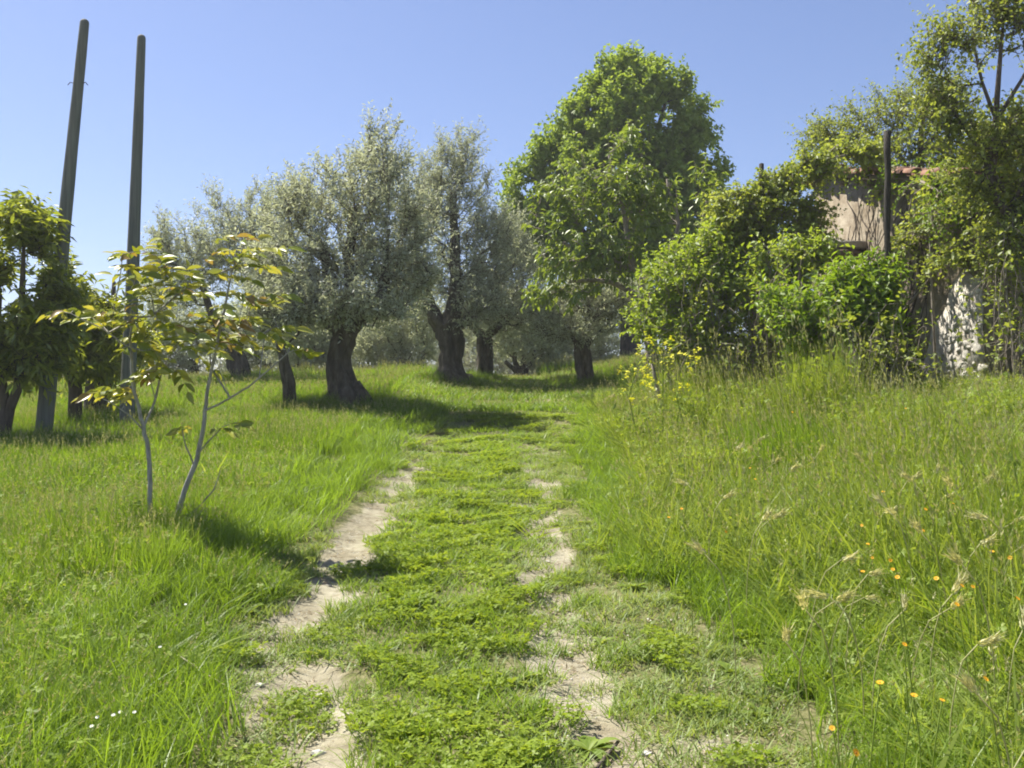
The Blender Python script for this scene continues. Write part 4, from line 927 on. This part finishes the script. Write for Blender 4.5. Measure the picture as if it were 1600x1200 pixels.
def square(geo, k, side, rng, clump=0.35):
    """Spread blades made around the origin evenly over a square tile (k vertices per blade)."""
    V, F = geo; n = len(V)//k; V = V.reshape(n, k, 3)
    p = rng.uniform(-side/2, side/2, (n, 2)); c = rng.uniform(-side/2, side/2, (14, 2)); m = rng.random(n) < clump
    p[m] = c[rng.integers(14, size=m.sum())] + rng.normal(size=(m.sum(), 2))*side*.06
    V[:, :, :2] += p[:, None, :]
    return V.reshape(-1, 3), F
def ground_cover():
    POOL = {}
    r = np.random.default_rng(77)
    def heads(n, side, h, size):
        a, b = seedheads(n, .01, h, r, size); p = r.uniform(-side/2, side/2, (n, 2))
        va = a[0].reshape(n, 7, 3); va[:, :, :2] += p[:, None]; vb = b[0].reshape(n, 28, 3); vb[:, :, :2] += p[:, None]
        return [((va.reshape(-1, 3), a[1]), M['tall_grass']), ((vb.reshape(-1, 3), b[1]), M['straw'])]
    sq = lambda n, side, h, w, le, be, seg=3: square(blades(n, .01, h, w, le, be, r, seg), 2*seg+1, side, r)
    def sq_h(n, side, h, size):
        V, F = clover_patch(n, .01, h, size, r); p = r.uniform(-side/2, side/2, (n, 2)); c = r.uniform(-side/2, side/2, (9, 2))
        m = r.random(n) < .75; p[m] = c[r.integers(9, size=m.sum())] + r.normal(size=(m.sum(), 2))*side*.09
        V = V.reshape(3, n, 6, 3); V[..., :2] += p[None, :, None, :]; return V.reshape(-1, 3), F
    G, T = M['field_grass'], M['tall_grass']
    src = {
     'field_near': [tuft_mesh('field_near', [(sq(1150, .6, .26, .0058, .55, .75), G), (sq(480, .6, .15, .008, .9, .7), G), (sq(60, .6, .24, .004, .8, .8), M['straw']), (sq_h(90, .6, .15, .017), M['clover']), (sq_h(30, .6, .20, .026), M['weed'])] + heads(85, .6, .32, .017)) for i in range(5)],
     'field_mid': [tuft_mesh('field_mid', [(sq(1500, .9, .27, .011, .5, .6), G), (sq(300, .9, .16, .014, .9, .6, 2), G), (sq(60, .9, .25, .007, .8, .8, 2), M['straw']), (sq_h(120, .9, .17, .022), M['clover'])] + heads(95, .9, .33, .022)) for i in range(5)],
     'field_far': [tuft_mesh('field_far', [(sq(1500, 1.5, .28, .022, .5, .6, 2), G)] + heads(170, 1.5, .33, .03)) for i in range(4)],
     'tall_near': [tuft_mesh('tall_near', [(sq(380, .6, .42, .007, .55, 1.0, 4), T), (sq(760, .6, .28, .008, .8, .9), G), (sq(40, .6, .42, .016, .7, .9, 4), T), (sq_h(70, .6, .26, .018), M['clover']), (sq_h(26, .6, .30, .024), M['weed'])] + heads(34, .6, .54, .024)) for i in range(5)],
     'tall_mid': [tuft_mesh('tall_mid', [(sq(620, .9, .46, .011, .45, .8, 3), T), (sq(800, .9, .28, .013, .8, .8, 2), G), (sq(60, .9, .46, .02, .6, .8, 3), T), (sq_h(240, .9, .32, .026), M['clover']), (sq_h(70, .9, .36, .034), M['weed'])] + heads(60, .9, .58, .028)) for i in range(5)],
     'edge': [tuft_mesh('edge_tuft', [(blades(90, .14, .23, .006, .6, .8, r), G)]) for i in range(6)],
     'blade': [tuft_mesh('blade_tuft', [(blades(16, .09, .36, .014, .7, .9, r, 4), T)]) for i in range(5)],
     'short': [tuft_mesh('short_tuft', [(blades(150, .16, .08, .008, 1.1, .9, r), M['short_grass']), (blades(4, .14, .09, .004, 1.0, .8, r), M['straw'])]) for i in range(8)],
     'mid': [tuft_mesh('mid_tuft', [(blades(80, .15, .13, .0065, .8, .8, r), G)]) for i in range(6)],
     'clover': [tuft_mesh('clover_patch', [(clover_patch(150, .16, .062, .018, r), M['clover']), (blades(22, .15, .12, .005, .7, .7, r), G)]) for i in range(8)],
     'litter': [tuft_mesh('litter', [(leaves_geo(np.stack([r.uniform(-.1, .1, 26), r.uniform(-.1, .1, 26), r.uniform(.002, .012, 26)], 1), norm(np.stack([r.normal(size=26), r.normal(size=26), r.normal(size=26)*.15], 1)), np.tile((0, 0, 1.), (26, 1)), r.uniform(.01, .05, 26), r.uniform(.002, .007, 26)), M['dead_leaf'])] + [(pebble(r, r.uniform(.002, .007)), M['pebble']) for _ in range(9)]) for i in range(8)],
     'weed': [tuft_mesh('weed', [(rosette(9+i, .13, .30, r, .7), M['weed'])]) for i in range(6)]}
    def grid(y0, y1, step, jit):
        a = []
        for yy in np.arange(y0, y1-1e-6, step):
            hw = .56*(yy+step)+1.6; xx = np.arange(-math.ceil(hw/step), math.ceil(hw/step)+1)*step; a.append(np.stack([xx, np.full(len(xx), yy+step/2)], 1))
        a = np.concatenate(a); return (a + r.uniform(-jit, jit, a.shape)*step).T
    def fields(x, y):
        u = x - track_x(y)
        le = -1.15 + left_shift(y)*.9 + .25*(noise2(x, y, 1.1, 51)-.5); re = 1.2 + .7*(fbm(x, y, .7, 52)-.5) + .35*sstep(9, 4, y)
        ok = ~((x > 5.7) & (y > 13.1) & (y < 18.3))
        return u, le, re, ok, fbm(x, y, .8, 41), sstep(13, 19, y)
    def hgt(u, le, re, y, nz, x_):
        hL = (.55+.45*sstep(0, -1.2, u-le))*(.42+1.15*nz)*(1+.3*sstep(.55, .75, noise2(x_, y, 1.7, 63)))
        hR = (.62+.60*sstep(0, 1.3, u-re)+.3*sstep(1.0, 2.5, u-re)*(1-sstep(8, 10, y))+.62*sstep(.8, 2.2, u-re)*(1-sstep(2.4, 3.6, u-re))*sstep(6.5, 11, y)*(1-sstep(16, 22, y))-.45*sstep(2.8, 3.8, u-re)*sstep(8.5, 11, y))*(.4+1.2*nz**1.3)
        return hL, hR
    def put(mask, cls, name, label, x, y, h, ws=1.0, lean=.12, tile=False, vary=.35):
        i = np.where(mask)[0]; n = len(i); w_ = np.full(n, 1.0)*ws
        if not tile: w_ = w_*(1-vary+2*vary*r.random(n))
        s = h[i]*(.8+.4*r.random(n)) if not tile else h[i]*(.93+.14*r.random(n))
        rot = None
        if tile:      # lie on the slope, turned by quarter turns
            e = .25; gx = (height(x[i]+e, y[i])-height(x[i]-e, y[i]))/(2*e); gy = (height(x[i], y[i]+e)-height(x[i], y[i]-e))/(2*e)
            rot = np.zeros((n, 3), np.float32)
            for k in range(n):
                base = Vector((-gx[k], -gy[k], 1)); qq = Vector((0, 0, 1)).rotation_difference(base).to_matrix() @ Matrix.Rotation(math.pi/2*int(r.integers(4)), 3, 'Z')
                rot[k] = qq.to_euler()
        if n == 0: return
        if rot is None: rot = np.stack([r.normal(size=n)*lean, r.normal(size=n)*lean, r.random(n)*2*math.pi], 1)
        e = POOL.setdefault(name, dict(label=label, src=[], off={}, P=[], S=[], R=[], I=[]))
        if cls not in e['off']: e['off'][cls] = len(e['src']); e['src'] += src[cls]
        e['P'].append(np.stack([x[i], y[i], height(x[i], y[i])], 1)); e['S'].append(np.stack([w_, w_, s], 1)); e['R'].append(rot)
        e['I'].append(e['off'][cls] + r.integers(0, len(src[cls]), n))
    for (y0, y1, st, fc, tc) in ((1.8, 9, .6, 'field_near', 'tall_near'), (9, 18, .9, 'field_mid', 'tall_mid'), (18, 51, 1.5, 'field_far', 'tall_mid')):
        x, y = grid(y0, y1, st, .06); u, le, re, ok, nz, fark = fields(x, y); q = r.random(len(x))
        L = u < le-st*.42; R = u > re+st*.36; inner = ~L & ~R & (y > 18); hL, hR = hgt(u, le, re, y, nz, x)
        far = y0 >= 18
        put((L | inner | (R & (far | (q < .22)))) & ok, fc, 'meadow_grass', 'bright green meadow grass covering the field', x, y, np.where(R, hR*1.25, np.where(inner, .55, hL)), tile=True)
        put(R & ((q >= .22) if not far else (y < 21)) & ok, tc, 'tall_grass', 'tall seeding grass on the bank beside the track', x, y, hR*1.1, ws=1.0 if not far else 1.3, tile=True)
    for (y0, y1, st, ws) in ((1.8, 8, .19, 1.0), (8, 13, .24, 1.2), (13, 18, .34, 1.6)):
        x, y = grid(y0, y1, st, .45)
        u, le, re, ok, nz, fark = fields(x, y); n = len(x); q = r.random(n); w = r.random(n); D = dirt(x, y); grown = r.random(n) > D*(1.06+.35*sstep(4.4, 3.6, y))
        es = r.normal(size=n)*.07 + .3*(fbm(x, y, 2.2, 77)-.5); strip = (u > -.50+left_shift(y)+es) & (u < .48+es); left = u < le; right = u > re; worn = ~strip & ~left & ~right
        eL = left & (u > le-.6*max(1, ws*.8)); eR = right & (u < re+.6*max(1, ws*.8)); sw = ws
        put(eL | (eR & (q < .8)), 'edge', 'verge_grass', 'ankle-high grass along both edges of the track', x, y, .75+.6*nz, sw)
        put((right & (q > .86)) | (left & (q > .97)) | (worn & grown & (q > .98)), 'blade', 'broad_grass', 'broad arching grass blades scattered over the bank', x, y, np.where(right, .7+.8*nz, .5), sw, .2)
        put((worn & grown & (q < .96)) | (strip & (q < .35)) | (strip & (fark > .4) & (q < .5)), 'short', 'worn_grass', 'short trodden grey-green grass along the wheel ruts', x, y, .6+.8*nz, sw, .05)
        put((strip & (q > .08) & (w < .30+.45*sstep(.35, .65, fbm(x, y, 3.1, 71))) & (fark < .8)) | (worn & grown & (w > .88)) | (eR & (w < .3)), 'clover', 'clover', 'low clover and small leaves on the middle of the track', x, y, .75+.4*fbm(x, y, 2.7, 73), sw, .12, vary=.15)
        put((strip & (w > .12)) | (worn & grown & (q > .84)), 'mid', 'track_grass', 'short fresh grass mixed into the clover', x, y, .5+.5*fbm(x, y, 3.3, 75), sw, vary=.2)
        put((r.random(n) < .06+.12*(worn & grown)+.10*right+.05*strip) & (y < 15) & (D < .6), 'weed', 'broadleaf_weeds', 'broad-leaved weeds scattered among the grass', x, y, .6+.6*nz, .8, .15)
        put((worn | (D > .2)) & (y < 13) & (q < .75), 'litter', 'ground_litter', 'dry bits and grit lying on the worn earth', x, y, np.ones(n), 1.0, .03)
    for px, d, k in ((541, 18, 1.1), (708, 23, 1.2), (758, 24.5, .6), (916, 22.5, .6), (456, 17.2, .5), (385, 23.5, .8), (2, 13.2, .5), (67, 13.6, .45), (198, 14.4, .45), (116, 15.2, .5), (152, 16.5, .7), (252, 7.7, .5)):
        b = ground_pt(px, d); m = int(34*k)+10; a = r.random(m)*2*math.pi; rr = .12+k*.62*np.sqrt(r.random(m)); x = b[0]+np.cos(a)*rr; y = b[1]+np.sin(a)*rr
        put(np.ones(m, bool), 'edge', 'meadow_grass', '', x, y, 1.0+.9*r.random(m), 1.2 if d > 10 else .9, .15)
    for name, e in POOL.items():
        scatter(name, e['label'], source(name, e['src']), *[np.concatenate(e[k]) for k in 'PSRI'])
ground_cover()

# ------------------------------------------------------------------ flowers, ears and small things
def at_ground(px, py, lift=0.0):
    """Ground point seen at photo pixel, raised by lift metres (marching along the ray)."""
    for d in np.arange(2.5, 40, .02):
        p = P(px, py, d)
        if p[2] <= hz(p[0], d)+lift: return p
    return p
def stem_mesh(h, bendx, r, mat):
    q = catmull(np.array([(0, 0, -.03), (bendx*.25, 0, h*.5), (bendx, 0, h)]), h/5); V, F = tube(q, r, 4); return mesh_np('stem', V, F, mat)
def daisy_head(npet, R, mat_p, mat_c, tilt):
    a = np.linspace(0, 2*math.pi, npet, endpoint=False); d = np.stack([np.cos(a), np.sin(a), np.full(npet, .18)], 1); d = norm(d)
    V, F = leaves_geo(d*R*.2, d, np.tile((0, 0, 1.0), (npet, 1)), np.full(npet, R*.85), np.full(npet, R*.42), .03, 0)
    k = 8; b = np.linspace(0, 2*math.pi, k, endpoint=False); cv = np.vstack([np.stack([np.cos(b)*R*.3, np.sin(b)*R*.3, np.full(k, .1*R)], 1), [(0, 0, R*.26)]])
    cf = np.array([(i, (i+1) % k, k) for i in range(k)])
    c, s = math.cos(tilt), math.sin(tilt); Rm = np.array(((1, 0, 0), (0, c, -s), (0, s, c)))
    return mesh_np('petals', V@Rm.T, F, mat_p), mesh_np('centre', cv@Rm.T, cf, mat_c, smooth=True)
def flower_set():
    rng = np.random.default_rng(3)
    heads = [daisy_head(13, .0105, M['orange_petal'], M['orange_centre'], tl) for tl in (.3, .7, 1.0)]
    stems = [stem_mesh(h, b, .0022, M['weed']) for h, b in ((.34, .05), (.42, -.06), (.28, .08))]; hs = (.34, .42, .28); bx = (.05, -.06, .08)
    spots = [(1134, 826), (1180, 744), (1172, 726), (1356, 842), (1380, 762), (1363, 862), (1348, 886), (1391, 867), (1395, 885), (1489, 780), (1446, 794), (1442, 826), (1550, 853), (1578, 860), (1463, 900), (1503, 910), (1520, 912), (1495, 940), (1375, 1055), (1540, 1053), (1337, 1163), (1300, 1130), (1472, 1085), (1428, 1075), (1402, 897), (1347, 812), (1238, 643), (1415, 638), (1045, 804), (1065, 790), (1413, 1000), (1590, 930)]
    for k, (px, py) in enumerate(spots):
        i = int(rng.integers(3)); h = hs[i]*rng.uniform(1.3, 1.8); g = at_ground(px, py, h+.02)
        g = np.array((g[0]-bx[i], g[1], hz(g[0]-bx[i], g[1])))
        near = 'low on the grassy bank' if py > 980 else ('high on the bank near the thicket' if py < 700 else 'among the barley ears on the bank')
        t = thing('orange_flower', 'small orange daisy-like flower ' + near, 'flower', g, 'orange flowers ' + near)
        obj('stem', stems[i], t).scale = (1, 1, h/hs[i])
        p = obj('petals', heads[i][0], t, (bx[i], 0, h)); c = obj('centre', heads[i][1], p)
        p.rotation_euler = (0, 0, rng.uniform(-.8, .8)+math.pi*0)
        s = rng.uniform(.85, 1.2); p.scale = (s, s, s)
    wh = daisy_head(14, .008, M['white_petal'], M['yellow_petal'], .5); ws = stem_mesh(.2, .03, .002, M['weed'])
    for px, py in ((152, 1113), (177, 1111), (188, 1106), (210, 1106), (143, 1128), (250, 1005), (290, 940)):
        g = at_ground(px, py, .22); g = np.array((g[0]-.03, g[1], hz(g[0], g[1])))
        far = py < 1050
        t = thing('white_daisy', 'tiny white daisy alone in the meadow grass' if far else 'white daisy in the loose cluster in the near meadow grass', 'flower', g, 'single white daisies' if far else 'white daisy cluster')
        obj('stem', ws, t); p = obj('petals', wh[0], t, (.03, 0, .2)); obj('centre', wh[1], p)
    # wild barley ears
    def ear(L, seed):
        rg = np.random.default_rng(seed); acc = Acc(); n = 26
        tt = np.linspace(0, 1, n); a = np.arange(n)*2.4
        dr = np.stack([np.cos(a)*.45, np.sin(a)*.45, np.ones(n)], 1); p = np.stack([np.cos(a)*.004, np.sin(a)*.004, tt*L], 1)
        V, F = leaves_geo(p, norm(dr), rand_dirs(n, rg), np.full(n, .026), np.full(n, .011)); acc.add(V, F)
        dr = norm(np.stack([np.cos(a)*.32, np.sin(a)*.32, np.ones(n)], 1) + rg.normal(size=(n, 3))*.08)
        V, F = leaves_geo(p+dr*.012, dr, rand_dirs(n, rg), np.full(n, .055)*(.7+.5*rg.random(n)), np.full(n, .0018)); acc.add(V, F)
        V, F, _ = acc.get(); return mesh_np('ear', V, F, M['barley'])
    ears = [ear(.06, 1), ear(.075, 2), ear(.05, 3)]
    bst = []
    for h, b in ((.55, .10), (.65, -.14), (.48, .16)):
        q = catmull(np.array([(0, 0, -.05), (b*.1, 0, h*.5), (b*.5, 0, h*.88), (b, 0, h)]), h/6); V, F = tube(q, .0025, 4); bst.append((mesh_np('stalk', V, F, M['straw']), h, b))
    spots = [(1130, 705), (1160, 700), (1180, 725), (1205, 712), (1215, 728), (1260, 720), (1385, 730), (1435, 760), (1450, 770), (1465, 755), (1490, 765), (1520, 768), (1425, 785), (1395, 770), (1110, 770), (1105, 795), (1360, 790), (1430, 820), (1535, 815), (1555, 850), (1590, 800), (1165, 835), (1150, 880), (1170, 815), (1295, 915), (1320, 905), (1265, 890), (1350, 920), (1480, 830), (1500, 850), (1245, 955), (1310, 960), (1360, 980), (1450, 930), (1270, 990), (1555, 910), (1570, 990), (1480, 1000), (1590, 1070), (1555, 1170), (1420, 960), (920, 625), (935, 618), (945, 628)]
    for k, (px, py) in enumerate(spots):
        i = int(rng.integers(3)); me, h, b = bst[i]; g = at_ground(px, py, h*.95); g = np.array((g[0], g[1], hz(g[0], g[1])))
        where = 'beside the far end of the track' if px < 1000 else ('high on the grassy bank' if py < 860 else 'low on the grassy bank')
        t = thing('barley_ear', 'pale wild barley ear nodding ' + where, 'wild barley', g, 'wild barley ears ' + where)
        t.rotation_euler = (0, 0, rng.uniform(-.7, .7)); t.scale = (1, 1, rng.uniform(.85, 1.1))
        obj('stalk', me, t); e = obj('ear', ears[rng.integers(3)], t, (b, 0, h)); e.rotation_euler = (rng.normal()*.3, math.copysign(rng.uniform(.5, 1.4), b), 0)
        s = rng.uniform(.8, 1.15); e.scale = (s, s, s)
    # wild mustard
    a = rng.random((9, 4)); acc = Acc()
    for j in range(7):
        c = np.array((rng.normal()*.016, rng.normal()*.016, rng.normal()*.014)); an = np.arange(4)*math.pi/2 + rng.random()
        d = norm(np.stack([np.cos(an), np.sin(an), np.full(4, .35)], 1)); V, F = leaves_geo(c+d*.001, d, np.tile((0, 0, 1.), (4, 1)), np.full(4, .013), np.full(4, .011), .02, 0); acc.add(V, F)
    V, F, _ = acc.get(); fm = mesh_np('flower', V, F, M['yellow_petal'])
    plants = [(1000, 11.6, 'wild mustard with yellow flowers nearest the track', [(970, 580), (985, 572), (984, 582), (990, 585), (1000, 578), (1005, 588), (1008, 595), (1012, 600), (1015, 590), (1020, 595), (975, 610), (985, 618), (984, 625), (1003, 602), (995, 576), (980, 590), (1026, 598), (1018, 605), (971, 573), (1008, 575)]),
              (1035, 12.0, 'taller wild mustard with scattered yellow flowers before the leafy shrub', [(1008, 520), (1018, 527), (1022, 536), (1000, 541), (1003, 546), (1037, 535), (1020, 550), (1028, 548), (1030, 553), (1051, 530), (1049, 546), (1053, 556), (1037, 565), (1010, 530), (998, 552), (1060, 552), (1040, 560)]),
              (1075, 11.8, 'wild mustard with yellow flowers on the thicket side', [(1083, 550), (1071, 553), (1080, 558), (1093, 547), (1095, 560), (1072, 570), (1064, 600), (1060, 607), (1066, 609), (1053, 610), (1072, 603), (1046, 618), (1033, 617), (1058, 622), (1086, 560), (1077, 576)])]
    for px, d, lab, fl in plants:
        g = ground_pt(px, d); t = thing('mustard_plant', lab, 'wild flower', g, 'wild mustard plants')
        pts = np.array([P(fx, fy, d+rng.normal()*.18) for fx, fy in fl])
        stem = [np.array([g+np.array((0, 0, h)) for h in np.linspace(-.05, .3, 4)])]
        ap, par, nl = grow(stem, pts, .5); b = branch_mesh(ap, par, nl, tip=.003, rmax=.007, jit=.03, rng=rng, sides=4)
        V, F = tube(stem[0], .008, 5); b.add(V, F); V, F, _ = b.get(); part('stem', V, F, M['weed'], t)
        for q in pts:
            o = obj('flower', fm, t, q-g); s = rng.uniform(1.1, 1.6); o.scale = (s, s, s); o.rotation_euler = (rng.normal()*.4, rng.normal()*.4, rng.random()*6)
        lp = pts[rng.integers(len(pts), size=70)]*.45 + g*.55; lp += rng.normal(size=lp.shape)*.12; lp[:, 2] = np.maximum(lp[:, 2], g[2])
        V, F = leaves_geo(lp, norm(rng.normal(size=lp.shape)+np.array((0, 0, .4))), rand_dirs(70, rng), rng.uniform(.05, .12, 70), rng.uniform(.015, .035, 70)); part('foliage', V, F, M['weed'], t)
flower_set()

def small_things():
    rng = np.random.default_rng(8)
    g = at_ground(920, 1166, .03); g[2] = hz(g[0], g[1])+.005
    t = thing('weed_rosette', 'leafy green weed rosette on the bare earth at the track bottom', 'weed', g)
    V, F = rosette(19, .15, .27, rng, .7); obj('foliage', mesh_np('foliage', V, F, M['weed']), t)
    a = at_ground(938, 1199); b = at_ground(966, 1172); a[2] = hz(a[0], a[1])+.012; b[2] = hz(b[0], b[1])+.03
    t = thing('stick', 'short dark stick lying on bare earth beside the weed rosette', 'stick', a)
    V, F = tube(catmull(np.array([a-(b-a)*.6, (a+b)/2+np.array((.01, 0, .008)), b]), .03), .008, 6, .1, 3); part('wood', V, F, M['bark'], t)
    t0 = at_ground(282, 1026, .12); m = at_ground(330, 1058, .07); e = at_ground(372, 1082, .03)
    t = thing('dry_stalk', 'long pale dry grass stalk lying across the left verge', 'stalk', e)
    V, F = tube(catmull(np.array([t0, m, e, e+(e-m)*.8]), .05), .0035, 5); part('stem', V, F, M['dry_stalk'], t)
    specs = [(495, 1180, .030, 'small white angular stone on the left rut at the picture bottom'), (405, 1073, .020, 'white stone chip at the end of the dry stalk'), (391, 1035, .018, 'pale stone chip at the grass edge of the left rut'),
             (575, 842, .03, 'pale flat stone in the upper left rut'), (500, 1088, .014, 'tiny pale stone in the middle of the left rut'), (600, 845, .025, 'pale stone beside the flat one in the upper left rut'),
             (1010, 1180, .022, 'pale stone in the bare earth right of the stick'), (870, 955, .02, 'pale stone in the middle of the right rut'), (855, 880, .022, 'pale stone at the clover edge of the right rut')]
    for px, py, s, lab in specs:
        g = at_ground(px, py); t = thing('stone', lab, 'stone', (g[0], g[1], hz(g[0], g[1])), 'stones on the track')
        v = rand_dirs(26, rng); v = v*(.8+.4*rng.random((26, 1)))*np.array((1.2, .9, .55))*s
        import bmesh
        bm = bmesh.new(); [bm.verts.new(q) for q in v]; r = bmesh.ops.convex_hull(bm, input=bm.verts); 
        bmesh.ops.delete(bm, geom=[q for q in bm.verts if not q.link_faces], context='VERTS')
        me = bpy.data.meshes.new('body'); bm.to_mesh(me); bm.free(); me.materials.append(M['pebble'])
        obj('body', me, t, (0, 0, s*.25))
small_things()


# ------------------------------------------------------------------ haze: thin volume added to lift the shadows, standing in for lens veil
def haze():
    V, F = box((0, 500, -3), (3600, 3600, 24)); V[:, 2] = np.where(V[:, 2] > 0, 14.0, -30.0)
    m, nt, out = new_mat('haze'); v = nt.nodes.new('ShaderNodeVolumePrincipled')
    v.inputs['Color'].default_value = (.97, .98, 1, 1); v.inputs['Density'].default_value = 0.0009; v.inputs['Anisotropy'].default_value = 0.3
    nt.links.new(v.outputs[0], out.inputs['Volume'])
    o = obj('haze', mesh_np('haze', V, F, m)); tag(o, 'thin haze added around the scene to lift the shadows like lens veil', None, None, 'stuff')
haze()
